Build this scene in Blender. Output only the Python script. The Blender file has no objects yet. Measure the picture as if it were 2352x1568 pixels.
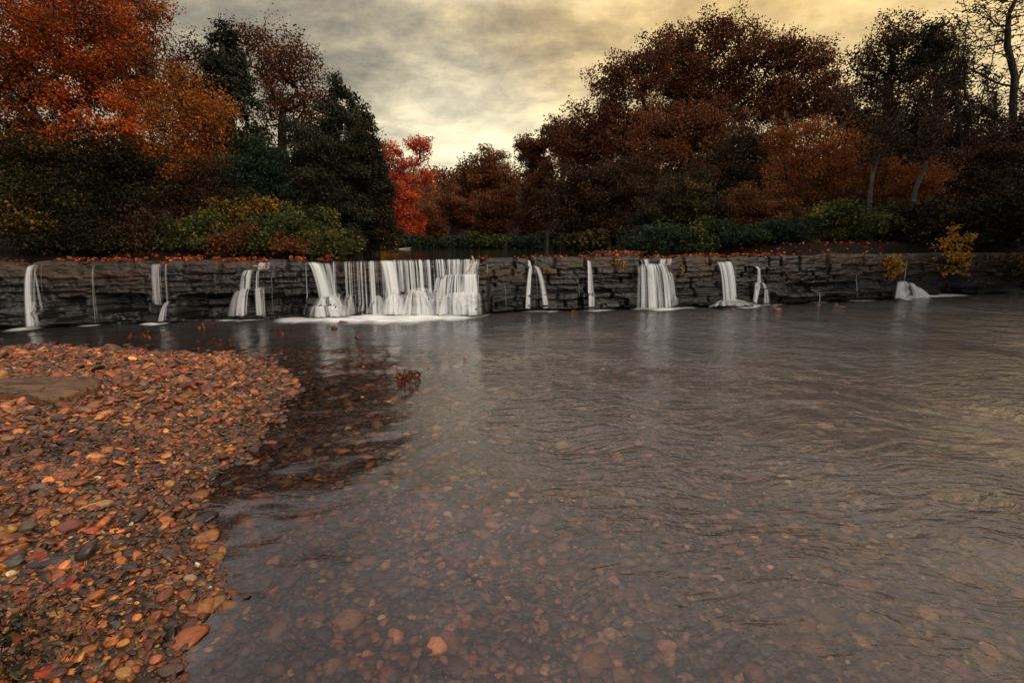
import bpy, bmesh, math
import numpy as np
from mathutils import Vector, Matrix

S = bpy.context.scene
COL = S.collection
R = np.random.default_rng(11)

# ------------------------------------------------------------------ camera
W, H = 2352.0, 1568.0
F = 17.0 / 36.0 * W
EYE = 1.6
PITCH = math.atan(226.0 / F)
ROLL = math.radians(0.32)

def ray(px, py):
    a, b = (px - W / 2) / F, -(py - H / 2) / F
    c, s = math.cos(ROLL), math.sin(ROLL)
    a, b = a * c - b * s, a * s + b * c
    cp, sp = math.cos(PITCH), math.sin(PITCH)
    return np.array([a, cp + b * sp, -sp + b * cp])

def at_z(px, py, z):
    d = ray(px, py)
    t = (z - EYE) / d[2]
    return np.array([0, 0, EYE]) + d * t

def at_y(px, py, y):
    d = ray(px, py)
    return np.array([0, 0, EYE]) + d * (y / d[1])

cam = bpy.data.cameras.new("camera")
camo = bpy.data.objects.new("camera", cam)
COL.objects.link(camo)
cam.lens, cam.sensor_width = 17.0, 36.0
cam.clip_end = 2000
cam.clip_start = 0.05
camo.matrix_world = (Matrix.Translation((0, 0, EYE)) @ Matrix.Rotation(math.pi / 2 - PITCH, 4, 'X')
                     @ Matrix.Rotation(-ROLL, 4, 'Z'))
S.camera = camo

# ------------------------------------------------------------------ noise
_T = np.random.default_rng(5).random((256, 256))
def vn(x, y, seed=0):
    x = np.asarray(x, float) + seed * 17.37; y = np.asarray(y, float) + seed * 7.13
    xi, yi = np.floor(x).astype(int), np.floor(y).astype(int)
    fx, fy = x - xi, y - yi
    fx = fx * fx * (3 - 2 * fx); fy = fy * fy * (3 - 2 * fy)
    a, b = _T[xi & 255, yi & 255], _T[(xi + 1) & 255, yi & 255]
    c, d = _T[xi & 255, (yi + 1) & 255], _T[(xi + 1) & 255, (yi + 1) & 255]
    return (a + (b - a) * fx) * (1 - fy) + (c + (d - c) * fx) * fy - 0.5
def fbm(x, y, seed=0, o=4):
    v, amp, f = 0, 1.0, 1.0
    for k in range(o):
        v = v + vn(np.asarray(x) * f, np.asarray(y) * f, seed + k * 3) * amp
        amp *= .5; f *= 2.03
    return v
def sstep(a, b, x):
    t = np.clip((x - a) / (b - a), 0, 1)
    return t * t * (3 - 2 * t)

# ------------------------------------------------------------------ mesh helpers
def mesh(name, V, Fc, mat, parent=None, smooth=True, attrs=None, loc=None):
    """V (n,3); Fc (m,k) equal sized faces, or a list of such arrays"""
    V = np.asarray(V, np.float32).reshape(-1, 3)
    me = bpy.data.meshes.new(name)
    fl = Fc if isinstance(Fc, list) else [Fc]
    fl = [np.asarray(f, np.int32) for f in fl if len(f)]
    me.vertices.add(len(V)); me.vertices.foreach_set('co', V.ravel())
    tot = np.concatenate([np.full(len(f), f.shape[1], np.int32) for f in fl])
    idx = np.concatenate([f.ravel() for f in fl])
    st = np.concatenate([[0], np.cumsum(tot)[:-1]]).astype(np.int32)
    me.loops.add(len(idx)); me.loops.foreach_set('vertex_index', idx)
    me.polygons.add(len(tot)); me.polygons.foreach_set('loop_start', st)
    me.polygons.foreach_set('loop_total', tot)
    me.polygons.foreach_set('use_smooth', np.full(len(tot), smooth))
    for k, a in (attrs or {}).items():
        a = np.asarray(a, np.float32)
        if a.ndim == 1:
            me.attributes.new(k, 'FLOAT', 'POINT').data.foreach_set('value', a)
        else:
            if a.shape[1] == 3: a = np.hstack([a, np.ones((len(a), 1), np.float32)])
            me.attributes.new(k, 'FLOAT_COLOR', 'POINT').data.foreach_set('color', a.ravel())
    me.update(calc_edges=True)
    if mat: me.materials.append(mat)
    o = bpy.data.objects.new(name, me)
    COL.objects.link(o)
    if parent: o.parent = parent
    if loc is not None: o.location = loc
    return o

def tag(o, label=None, cat=None, group=None, kind=None):
    if label: o['label'] = label
    if cat: o['category'] = cat
    if group: o['group'] = group
    if kind: o['kind'] = kind
    return o
def empty(name, loc, label, cat, group=None):
    o = bpy.data.objects.new(name, None); COL.objects.link(o)
    o.location = tuple(map(float, loc)); o.empty_display_size = .2
    return tag(o, label, cat, group)

def grid_faces(n, m):
    i = np.arange(n * m).reshape(n, m)
    return np.stack([i[:-1, :-1], i[1:, :-1], i[1:, 1:], i[:-1, 1:]], -1).reshape(-1, 4)

class Tubes:
    def __init__(s): s.V, s.F, s.A, s.n = [], [], [], 0
    def add(s, P, rad, sides=5, flat=1.0, a=None):
        P = np.asarray(P, float); k = len(P)
        T = np.gradient(P, axis=0); T /= np.linalg.norm(T, axis=1, keepdims=True) + 1e-9
        ref = np.array([1., 0, 0]) if flat != 1.0 or abs(T[:, 0]).mean() < .8 else np.array([0, 1., 0])
        U = ref - T * (T @ ref)[:, None]; U /= np.linalg.norm(U, axis=1, keepdims=True) + 1e-9
        B = np.cross(T, U)
        an = np.arange(sides) / sides * 2 * math.pi
        r = np.broadcast_to(np.asarray(rad, float), (k,))[:, None, None]
        Q = P[:, None] + r * (U[:, None] * np.cos(an)[None, :, None] + flat * B[:, None] * np.sin(an)[None, :, None])
        i = np.arange(k * sides).reshape(k, sides) + s.n
        j = np.roll(i, -1, 1)
        s.F.append(np.stack([i[:-1], j[:-1], j[1:], i[1:]], -1).reshape(-1, 4))
        s.V.append(Q.reshape(-1, 3)); s.n += k * sides
        s.A.append(np.repeat(np.ones(k) if a is None else np.broadcast_to(a, (k,)), sides))
    def build(s, name, mat, parent=None, loc=None, attr=False):
        V = np.concatenate(s.V)
        if loc is not None: V = V - np.asarray(loc)
        return mesh(name, V, np.concatenate(s.F), mat, parent, True, {'a': np.concatenate(s.A)} if attr else None)

# ------------------------------------------------------------------ materials
class NT:
    def __init__(s, name):
        s.m = bpy.data.materials.new(name); s.m.use_nodes = True
        s.t = s.m.node_tree; s.t.nodes.clear()
        s.out = s.n('ShaderNodeOutputMaterial')
    def n(s, ty, **kw):
        nd = s.t.nodes.new(ty)
        for k, v in kw.items():
            if hasattr(nd, k): setattr(nd, k, v)
            else: nd.inputs[k.replace('_', ' ')].default_value = v
        return nd
    def l(s, a, b): s.t.links.new(a, b)
    def noise(s, vec, scale, detail=4, rough=.55, dist=0):
        nd = s.n('ShaderNodeTexNoise'); nd.inputs['Scale'].default_value = scale
        nd.inputs['Detail'].default_value = detail; nd.inputs['Roughness'].default_value = rough
        nd.inputs['Distortion'].default_value = dist
        if vec: s.l(vec, nd.inputs['Vector'])
        return nd.outputs['Fac']
    def ramp(s, fac, stops, interp='LINEAR'):
        nd = s.n('ShaderNodeValToRGB'); cr = nd.color_ramp; cr.interpolation = interp
        while len(cr.elements) < len(stops): cr.elements.new(.5)
        for e, (p, c) in zip(cr.elements, stops):
            e.position = p; e.color = (*c, 1) if not np.isscalar(c) else (c, c, c, 1)
        s.l(fac, nd.inputs['Fac']); return nd.outputs['Color']
    def mapping(s, vec, sc=(1, 1, 1), rot=(0, 0, 0)):
        nd = s.n('ShaderNodeMapping'); nd.inputs['Scale'].default_value = sc; nd.inputs['Rotation'].default_value = rot
        s.l(vec, nd.inputs['Vector']); return nd.outputs['Vector']
    def pos(s): return s.n('ShaderNodeNewGeometry').outputs['Position']
    def attr(s, name, out='Fac'): 
        nd = s.n('ShaderNodeAttribute'); nd.attribute_name = name; return nd.outputs[out]
    def mix(s, fac, a, b, mode='MIX'):
        nd = s.n('ShaderNodeMix'); nd.data_type = 'RGBA'; nd.blend_type = mode
        for v, i in ((fac, 0), (a, 6), (b, 7)):
            if hasattr(v, 'node'): s.l(v, nd.inputs[i])
            elif i == 0: nd.inputs[i].default_value = v
            else: nd.inputs[i].default_value = (*v, 1) if not np.isscalar(v) else (v, v, v, 1)
        return nd.outputs[2]
    def math(s, op, a, b=None):
        nd = s.n('ShaderNodeMath'); nd.operation = op
        for i, v in ((0, a), (1, b)):
            if v is None: continue
            if hasattr(v, 'node'): s.l(v, nd.inputs[i])
            else: nd.inputs[i].default_value = v
        return nd.outputs[0]
    def bump(s, h, strength=.5, dist=.02, normal=None):
        nd = s.n('ShaderNodeBump'); nd.inputs['Strength'].default_value = strength
        nd.inputs['Distance'].default_value = dist; s.l(h, nd.inputs['Height'])
        if normal: s.l(normal, nd.inputs['Normal'])
        return nd.outputs['Normal']
    def bsdf(s, color, rough=.6, normal=None, spec=.5, alpha=None):
        nd = s.n('ShaderNodeBsdfPrincipled')
        for v, k in ((color, 'Base Color'), (rough, 'Roughness'), (spec, 'Specular IOR Level'), (alpha, 'Alpha')):
            if v is None: continue
            if hasattr(v, 'node'): s.l(v, nd.inputs[k])
            else: nd.inputs[k].default_value = (*v, 1) if k == 'Base Color' else v
        if normal: s.l(normal, nd.inputs['Normal'])
        return nd.outputs[0]
    def done(s, sh): s.l(sh, s.out.inputs['Surface']); return s.m

def leaf_mat(name, cols, trans=.35):
    t = NT(name)
    r = t.attr('rnd')
    n = len(cols)
    c = t.ramp(r, [(.08 + .84 * i / (n - 1), cols[i]) for i in range(n)])
    d = t.n('ShaderNodeBsdfPrincipled'); t.l(c, d.inputs['Base Color']); d.inputs['Roughness'].default_value = .6
    d.inputs['Specular IOR Level'].default_value = .25
    tr = t.n('ShaderNodeBsdfTranslucent'); t.l(c, tr.inputs['Color'])
    mx = t.n('ShaderNodeMixShader'); mx.inputs[0].default_value = trans
    t.l(d.outputs[0], mx.inputs[1]); t.l(tr.outputs[0], mx.inputs[2])
    return t.done(mx.outputs[0])

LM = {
 'flame':  leaf_mat('leaf_flame',  [(.012,.010,.004), (.075,.030,.006), (.26,.055,.008), (.52,.085,.010), (.66,.13,.012)]),
 'orange': leaf_mat('leaf_orange', [(.06,.018,.005), (.22,.065,.010), (.44,.14,.018), (.60,.22,.022)]),
 'rust':   leaf_mat('leaf_rust',   [(.013,.006,.003), (.058,.018,.007), (.150,.046,.014), (.29,.095,.026)]),
 'brown':  leaf_mat('leaf_brown',  [(.006,.004,.002), (.025,.012,.005), (.070,.031,.011), (.15,.068,.020)]),
 'dark':   leaf_mat('leaf_dark',   [(.002,.003,.0015), (.008,.008,.003), (.022,.018,.006), (.10,.058,.012)]),
 'cedar':  leaf_mat('leaf_cedar',  [(.003,.004,.002), (.009,.012,.004), (.028,.028,.009), (.085,.065,.018)], .15),
 'green':  leaf_mat('leaf_green',  [(.003,.006,.002), (.010,.018,.005), (.036,.052,.013), (.11,.115,.024), (.26,.17,.03)]),
 'pine':   leaf_mat('leaf_bluegreen', [(.005,.010,.006), (.013,.025,.012), (.032,.050,.020), (.08,.085,.025)]),
 'olive':  leaf_mat('leaf_olive',  [(.002,.003,.001), (.007,.008,.003), (.028,.023,.006), (.12,.075,.013), (.42,.22,.024)]),
 'yellow': leaf_mat('leaf_yellow', [(.10,.05,.008), (.30,.16,.015), (.50,.24,.02), (.65,.33,.03)]),
 'crimson':leaf_mat('leaf_crimson',[(.14,.020,.010), (.40,.055,.020), (.60,.095,.028), (.74,.17,.04)]),
 'copper': leaf_mat('leaf_copper', [(.03,.012,.006), (.11,.036,.012), (.20,.070,.018), (.32,.12,.025)]),
 'litter': leaf_mat('leaf_litter', [(.05,.012,.006), (.18,.035,.012), (.34,.065,.018), (.50,.13,.03)], .2),
 'sapling':leaf_mat('leaf_sapling',[(.35,.05,.012), (.50,.17,.015), (.40,.26,.02), (.20,.24,.03)]),
}
def bark_mat(name, c1, c2):
    t = NT(name); p = t.pos()
    n = t.noise(t.mapping(p, (14, 14, 3)), 1, 5)
    return t.done(t.bsdf(t.ramp(n, [(.35, c1), (.7, c2)]), .85, t.bump(n, .6, .03), .2))
BARK = bark_mat('bark_dark', (.012, .009, .007), (.045, .034, .026))
BARKP = bark_mat('bark_pale', (.035, .028, .023), (.12, .10, .08))

def rock_mat():
    t = NT('rock'); p = t.pos()
    big = t.noise(t.mapping(p, (.55, .55, 1.4)), 1, 5, .6)
    fine = t.noise(t.mapping(p, (6, 6, 22)), 1, 6, .65)
    grit = t.noise(p, 45, 4)
    c = t.ramp(fine, [(.32, (.006, .005, .005)), (.5, (.022, .018, .015)), (.70, (.085, .064, .048))])
    z = t.n('ShaderNodeSeparateXYZ'); t.l(p, z.inputs[0])
    dry = t.math('MULTIPLY', t.ramp(z.outputs[2], [(.45, 0.), (.95, 1.)]), t.ramp(big, [(.36, 0.), (.58, 1.)]))
    tan = t.ramp(fine, [(.32, (.016, .011, .008)), (.48, (.075, .052, .034)), (.70, (.20, .14, .09))])
    c = t.mix(dry, c, tan)
    moss = t.ramp(t.noise(p, 2.3, 5), [(.60, 0.), (.72, .7)])
    c = t.mix(moss, c, (.028, .034, .010))
    c = t.mix(1., c, t.mix(dry, t.mix(t.noise(t.mapping(p, (.28, .28, .5)), 1, 3), (.02, .018, .016), (.22, .185, .155)), (.52, .37, .25)), 'MULTIPLY')
    h = t.mix(.35, fine, grit)
    rough = t.ramp(big, [(.35, .28), (.65, .7)])
    return t.done(t.bsdf(c, rough, t.bump(h, .9, .03), .5))
ROCK = rock_mat()

def stone_mat(name, wet=1.0, rough=.42):
    t = NT(name); p = t.pos()
    n = t.noise(p, 60, 5, .6); n2 = t.noise(p, 11, 3)
    c = t.mix(1., t.attr('col', 'Color'), t.ramp(n, [(.25, .45), (.75, 1.35)]), 'MULTIPLY')
    c = t.mix(1., c, t.ramp(n2, [(.3, .7 * wet), (.7, 1.15 * wet)]), 'MULTIPLY')
    return t.done(t.bsdf(c, rough, t.bump(n, .35, .008), .45))
STONE = stone_mat('river_stone', 1.0, .36)

def single_stone_mat(name, c):
    t = NT(name); p = t.pos()
    n = t.noise(p, 38, 6, .65); n2 = t.noise(p, 9, 3)
    col = t.ramp(n, [(.25, tuple(.45 * v for v in c)), (.55, c), (.8, tuple(min(1, 1.5 * v) for v in c))])
    col = t.mix(1., col, t.ramp(n2, [(.3, .65), (.7, 1.15)]), 'MULTIPLY')
    return t.done(t.bsdf(col, .45, t.bump(n, .6, .01), .45))

def bed_mat():
    t = NT('gravel_bed'); p = t.pos()
    v = t.n('ShaderNodeTexVoronoi'); v.inputs['Scale'].default_value = 14; t.l(t.mapping(p, (1, 1.4, 1)), v.inputs['Vector'])
    v.inputs['Randomness'].default_value = 1.0
    n = t.noise(p, 30, 4)
    hue = t.n('ShaderNodeSeparateColor'); t.l(v.outputs['Color'], hue.inputs[0])
    c = t.ramp(hue.outputs[0], [(.1, (.030, .020, .014)), (.4, (.075, .042, .024)), (.65, (.12, .062, .030)), (.85, (.085, .070, .050)), (1., (.18, .12, .07))])
    c = t.mix(t.ramp(v.outputs['Distance'], [(.35, 0.), (.75, .9)]), c, (.012, .009, .007))
    big = t.noise(p, .5, 4)
    c = t.mix(1., c, t.ramp(big, [(.3, .9), (.7, 2.0)]), 'MULTIPLY')
    h = t.ramp(v.outputs['Distance'], [(0., 1.), (.7, 0.)])
    return t.done(t.bsdf(c, .6, t.bump(h, .8, .03), .3))
BED = bed_mat()

def ground_mat():
    t = NT('leafy_ground'); p = t.pos()
    n = t.noise(p, 9, 6, .7); b = t.noise(p, .4, 4)
    c = t.ramp(n, [(.3, (.008, .006, .004)), (.5, (.010, .006, .004)), (.62, (.024, .010, .006)), (.75, (.05, .02, .009))])
    c = t.mix(t.ramp(b, [(.4, 0.), (.65, .7)]), c, (.014, .013, .006))
    return t.done(t.bsdf(c, .9, t.bump(n, .8, .06), .1))
GROUND = ground_mat()

def water_mat(name, tint, ior, rough, ripple, milk_sheen):
    t = NT(name); p = t.pos()
    # slow swell + flow-combed ripples
    w = t.noise(p, .8, 2)
    wv = t.n('ShaderNodeVectorMath'); wv.operation = 'ADD'
    cx = t.n('ShaderNodeCombineXYZ'); t.l(t.math('MULTIPLY', w, .7), cx.inputs[0]); t.l(t.math('MULTIPLY', w, .9), cx.inputs[1])
    t.l(p, wv.inputs[0]); t.l(cx.outputs[0], wv.inputs[1]); q = wv.outputs[0]
    a = t.noise(t.mapping(q, (3.2, 10.5, 1), (0, 0, .25)), 1, 3, .55, .4)
    b = t.noise(t.mapping(q, (9.0, 26., 1), (0, 0, -.12)), 1, 3, .5, .3)
    c = t.noise(q, 1.1, 2)
    calm = t.math('MULTIPLY', t.ramp(t.noise(p, .33, 3), [(.36, .15), (.62, 1.)]), t.ramp(t.attr('deep'), [(0., .12), (.8, 1.)]))
    h = t.math('ADD', t.math('MULTIPLY', t.math('ADD', a, t.math('MULTIPLY', b, .28)), calm), t.math('MULTIPLY', c, 1.3))
    nm = t.bump(h, 1.0, ripple)
    tr = t.n('ShaderNodeBsdfTransparent'); tr.inputs[0].default_value = (*tint, 1)
    df = t.n('ShaderNodeBsdfDiffuse'); df.inputs[0].default_value = (.40, .36, .345, 1)  # milky veil; its pale diffuse also paints in the silver sky sheen
    m0 = t.n('ShaderNodeMixShader'); dp = t.attr('deep'); t.l(t.math('MULTIPLY', dp, milk_sheen), m0.inputs[0])
    t.l(tr.outputs[0], m0.inputs[1]); t.l(df.outputs[0], m0.inputs[2])
    gl = t.n('ShaderNodeBsdfGlossy'); gl.inputs['Roughness'].default_value = rough; t.l(nm, gl.inputs['Normal'])
    gl.inputs['Color'].default_value = (1, 1, 1, 1)
    fr = t.n('ShaderNodeFresnel'); fr.inputs['IOR'].default_value = ior; t.l(nm, fr.inputs['Normal'])
    mx = t.n('ShaderNodeMixShader'); t.l(fr.outputs[0], mx.inputs[0])
    t.l(m0.outputs[0], mx.inputs[1]); t.l(gl.outputs[0], mx.inputs[2])
    return t.done(mx.outputs[0])
WATER = water_mat('stream_water', (.97, .93, .90), 1.56, .13, .042, .165)
POND = water_mat('pond_water', (.25, .25, .2), 1.36, .06, .004, .02)

def fall_mat():
    t = NT('falling_water'); p = t.pos()
    n = t.noise(t.mapping(p, (46, 0, .55)), 1, 3, .6)
    lw = t.n('ShaderNodeLayerWeight'); lw.inputs['Blend'].default_value = .5
    core = t.math('POWER', t.math('SUBTRACT', 1., lw.outputs['Facing']), 1.6)
    a = t.math('MULTIPLY', t.math('MULTIPLY', t.attr('a'), core), t.ramp(n, [(.30, .30), (.64, 1.)]))
    d = t.n('ShaderNodeBsdfDiffuse'); d.inputs[0].default_value = (.90, .91, .92, 1)
    tl = t.n('ShaderNodeBsdfTranslucent'); tl.inputs[0].default_value = (.90, .91, .92, 1)
    m1 = t.n('ShaderNodeMixShader'); m1.inputs[0].default_value = .35
    t.l(d.outputs[0], m1.inputs[1]); t.l(tl.outputs[0], m1.inputs[2])
    tr = t.n('ShaderNodeBsdfTransparent')
    m2 = t.n('ShaderNodeMixShader'); t.l(a, m2.inputs[0]); t.l(tr.outputs[0], m2.inputs[1]); t.l(m1.outputs[0], m2.inputs[2])
    return t.done(m2.outputs[0])
FALL = fall_mat()
def film_mat():
    t = NT('water_film')
    d = t.n('ShaderNodeBsdfDiffuse'); d.inputs[0].default_value = (.92, .92, .91, 1)
    tl = t.n('ShaderNodeBsdfTranslucent'); tl.inputs[0].default_value = (.92, .92, .91, 1)
    m1 = t.n('ShaderNodeMixShader'); m1.inputs[0].default_value = .3
    t.l(d.outputs[0], m1.inputs[1]); t.l(tl.outputs[0], m1.inputs[2])
    tr = t.n('ShaderNodeBsdfTransparent'); m2 = t.n('ShaderNodeMixShader'); t.l(t.attr('a'), m2.inputs[0])
    t.l(tr.outputs[0], m2.inputs[1]); t.l(m1.outputs[0], m2.inputs[2])
    return t.done(m2.outputs[0])
FILM = film_mat()
def foam_mat():
    t = NT('foam'); p = t.pos()
    n = t.noise(t.mapping(p, (2.2, 9, 1)), 1, 5, .62, .5)
    a = t.math('MULTIPLY', t.attr('a'), t.ramp(n, [(.28, .35), (.55, 1.)]))
    d = t.n('ShaderNodeBsdfDiffuse'); d.inputs[0].default_value = (.88, .87, .84, 1)
    tr = t.n('ShaderNodeBsdfTransparent')
    m2 = t.n('ShaderNodeMixShader'); t.l(a, m2.inputs[0]); t.l(tr.outputs[0], m2.inputs[1]); t.l(d.outputs[0], m2.inputs[2])
    return t.done(m2.outputs[0])
FOAM = foam_mat()

# ------------------------------------------------------------------ dam
BASE = [(-700, 790), (-300, 762), (0, 743), (70, 740), (215, 735), (370, 731), (560, 727), (700, 722), (900, 720), (1100, 719),
        (1230, 713), (1360, 712), (1500, 711), (1670, 706), (1760, 705), (1880, 702), (1970, 699), (2062, 697),
        (2076, 689), (2352, 688), (2700, 687), (3100, 686)]
_bp = np.array([at_z(a, b, 0.) for a, b in BASE])
PXT = np.array([b[0] for b in BASE], float)
def face_xy(px):
    # x and y of the wall's foot at an image column
    return np.interp(px, PXT, _bp[:, 0]), np.interp(px, PXT, _bp[:, 1])
def ydam(x): return np.interp(x, _bp[:, 0], _bp[:, 1])
def fx(px): return float(face_xy(px)[0])
def fz(px, py): return float(at_y(px, py, float(face_xy(px)[1]))[2])
PONDZ = 1.225
ZC = np.array([-.6, .07, .24, .44, .58, .70, .82, .98, 1.6])
_rj = np.random.default_rng(77)
JO = []
for k in range(len(ZC) - 1):
    wmean = [.9, .8, .9, 1.1, .8, .9, .6, .75][k]
    xs = np.cumsum(_rj.uniform(.35, 1.65, 120) * wmean) - 25
    JO.append((xs, _rj.normal(0, [.05, .06, .05, .03, .035, .03, .035, .03][k], 130)))
# ledges that stick out under the falls: px0, px1, py_top, depth, fade down to z
LEDGE = [(552, 628, 612, .12, .55), (536, 622, 656, .14, 0.), (700, 806, 674, .22, 0.), (884, 916, 667, .24, 0.),
         (930, 1008, 661, .30, 0.), (1006, 1122, 629, .26, 0.), (1036, 1112, 669, .14, 0.), (1212, 1248, 612, .10, .85),
         (1466, 1536, 612, .16, .85), (1534, 1548, 630, .10, .8), (1733, 1800, 617, .06, .6), (1734, 1806, 656, .20, .25),
         (1780, 1968, 676, .22, .2), (1640, 1735, 694, .32, 0.), (1130, 1330, 672, .14, .06), (1340, 1470, 672, .16, .06),
         (1545, 1650, 672, .15, .06), (400, 530, 676, .12, .3), (60, 92, 679, .14, 0.), (355, 395, 686, .1, 0.)]
CAVE = [(425, 538, 668, 722, .45), (150, 205, 672, 720, .35), (225, 345, 664, 705, .35), (618, 702, 676, 716, .3), (2150, 2330, 670, 690, .2),
        (1800, 1960, 658, 672, .15)]
def fxo(px, py, o): return float(at_y(px, py, float(face_xy(px)[1]) - o)[0])
LED = [(fxo(a, c, d + .1), fxo(b, c, d + .1), fz((a + b) / 2, c), d, e) for a, b, c, d, e in LEDGE]
CAV = [(fx(a), fx(b), fz((a + b) / 2, c), fz((a + b) / 2, d), e) for a, b, c, d, e in CAVE]
def chips(x, z, w, h, seed):
    """angular flaked cells: random stand-out per cell, distance to the cell edge"""
    u, v = x / w + .4 * vn(x * 3, z * 9, 95 + seed), z / h
    i, j = np.floor(u).astype(int), np.floor(v).astype(int)
    b1 = np.full(u.shape, 9.); b2 = np.full(u.shape, 9.); val = np.zeros(u.shape)
    for a in (-1, 0, 1):
        for b in (-1, 0, 1):
            ii, jj = i + a, j + b
            q1 = _T[(ii * 7 + seed * 31) & 255, (jj * 13) & 255]; q2 = _T[(ii * 11 + 5) & 255, (jj * 3 + seed * 17) & 255]
            dd = np.abs(u - ii - q1) + np.abs(v - jj - q2)
            vv = _T[(ii * 5 + jj * 29 + seed) & 255, (jj * 19 + ii * 3) & 255] - .5
            m = dd < b1
            b2 = np.where(m, b1, np.minimum(b2, dd)); val = np.where(m, vv, val); b1 = np.where(m, dd, b1)
    return val, b2 - b1
def disp(x, z):
    """how far the rock face stands out in front of the wall line"""
    x = np.asarray(x, float); z = np.asarray(z, float); sc_ = x.ndim == 0 and z.ndim == 0
    x, z = np.broadcast_arrays(np.atleast_1d(x), np.atleast_1d(z))
    zz = z + .035 * fbm(x * .9, z * .5, 2, 3) + .012 * vn(x * 6, z * 3, 4)
    sb = np.floor(x / 1.9 + .6 * vn(x * .4, z * 1.2, 90) + .25 * vn(z * 9, x * .1, 92))
    zz = zz + .10 * (_T[(sb.astype(int) * 37) & 255, 11] - .5) * sstep(1.2, .8, z)
    k = np.clip(np.searchsorted(ZC, zz) - 1, 0, len(ZC) - 2)
    x, z = np.broadcast_arrays(x, z)
    d = .10 * (1 - np.clip(z, 0, 1.25) / 1.25)
    off = np.zeros_like(x + z); gx = np.full(off.shape, 9.)
    for c in range(len(ZC) - 1):
        xs, o = JO[c]; xj = x + .05 * vn(x * 2, z * 9, 30 + c)
        i = np.clip(np.searchsorted(xs, xj), 1, len(xs) - 1)
        m = k == c
        off = np.where(m, o[i], off)
        gx = np.where(m, np.minimum(np.abs(xj - xs[i]), np.abs(xj - xs[i - 1])), gx)
    gz = np.min(np.abs(zz[..., None] - ZC), -1)
    gr = np.clip(.5 + 1.5 * vn(x * 1.7, z * 6, 93), .1, 1.2)
    d = d + off - .11 * np.exp(-(gx / .026) ** 2) - .075 * gr * np.exp(-(gz / .014) ** 2)
    c1, e1 = chips(x, z, .42, .085, 1); c2, e2 = chips(x, z, .15, .045, 2)
    up = 1 - .55 * sstep(.93, 1.02, z)
    d = d + up * (.075 * c1 - .03 * np.exp(-(e1 / .10) ** 2)) + .022 * c2
    
    lam = vn(x * .9 + 3, z * 26, 9) + .5 * vn(x * 2.2, z * 55, 10)
    d = d + .030 * lam * sstep(.3, .5, z) * (1 - .6 * sstep(.9, 1.05, z)) + .05 * fbm(x * 2.2, z * 3.2, 12, 5)
    d = d + .16 * sstep(-.1, .1, z) * (1 - sstep(.36, .48, z)) * (vn(x * 1.3, z * 2, 14) + .45)
    d = d - .12 * (1 - sstep(0.0, .09, z))
    w = .035 * vn(x * 5, z * 6, 21)
    for a, b, zt, dep, fd in LED:
        ins = sstep(a - .05, a + .03, x + w) * (1 - sstep(b - .03, b + .05, x + w))
        top = 1 - sstep(zt - .02, zt + .015, z + .4 * w)
        low = 1.0 if fd <= 0 else sstep(fd - .06, fd + .03, z + w)
        d = d + dep * ins * top * low
    for a, b, zt, zb, dep in CAV:
        ins = sstep(a - .1, a + .15, x + 2 * w) * (1 - sstep(b - .15, b + .1, x + 2 * w))
        d = d - dep * ins * (1 - sstep(zt - .04, zt + .02, z + w)) * sstep(zb - .04, zb + .04, z + w)
    return float(d[0]) if sc_ else d
# crest height
NOTCH = [(60, 92), (208, 222), (348, 388), (598, 622), (703, 1104), (1212, 1218), (1350, 1357), (1472, 1492), (1516, 1546), (1650, 1682), (1733, 1742), (2062, 2074)]
NX = [(fx(a), fx(b)) for a, b in NOTCH]
def crest(x):
    x = np.asarray(x, float)
    xs, o = JO[-1]
    i = np.clip(np.searchsorted(xs, x), 1, len(xs) - 1)
    z = 1.257 + .35 * np.clip(o[i], -.05, .06) + .02 * fbm(x * 3, x * 0, 40, 3) + .004 * (x - 0) * -.6
    z = np.maximum(z, 1.236)
    for a, b in NX:
        m = sstep(a - .06, a, x) * (1 - sstep(b, b + .06, x))
        z = z * (1 - m) + (1.212 + .006 * vn(x * 8, x * 0, 41)) * m
    return z
xs = np.concatenate([np.arange(-16.5, -12, .05), np.arange(-12, 14.5, .02), np.arange(14.5, 19, .05)])
nz = 86
u = np.linspace(0, 1, nz)
X = np.repeat(xs[:, None], nz, 1)
cz = crest(xs)
Z = -.45 + (cz[:, None] + .45) * u[None]
D = disp(X, Z)
rnd_top = .05 * sstep(.955, 1.0, u)[None]          # rounded lip
Y = ydam(X) - D + rnd_top
# top surface, running back under the pond
back = np.array([.03, .09, .2, .4, .8, 1.4])
XT = np.repeat(xs[:, None], len(back), 1)
YT = Y[:, -1:] + back[None]
ZT = cz[:, None] + .02 * fbm(XT * 4, YT * 4, 50, 3) * np.minimum(1, back / .1)[None] - np.array([0, 0, .0, .02, .25, .7])[None]
Vd = np.stack([np.hstack([X, XT]), np.hstack([Y, YT]), np.hstack([Z, ZT])], -1).reshape(-1, 3)
fd = grid_faces(len(xs), nz + len(back))
dam = mesh('rock_dam', Vd, fd[:, ::-1], ROCK)
tag(dam, 'long low natural rock dam of layered dark sandstone crossing the stream', 'dam')

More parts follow.
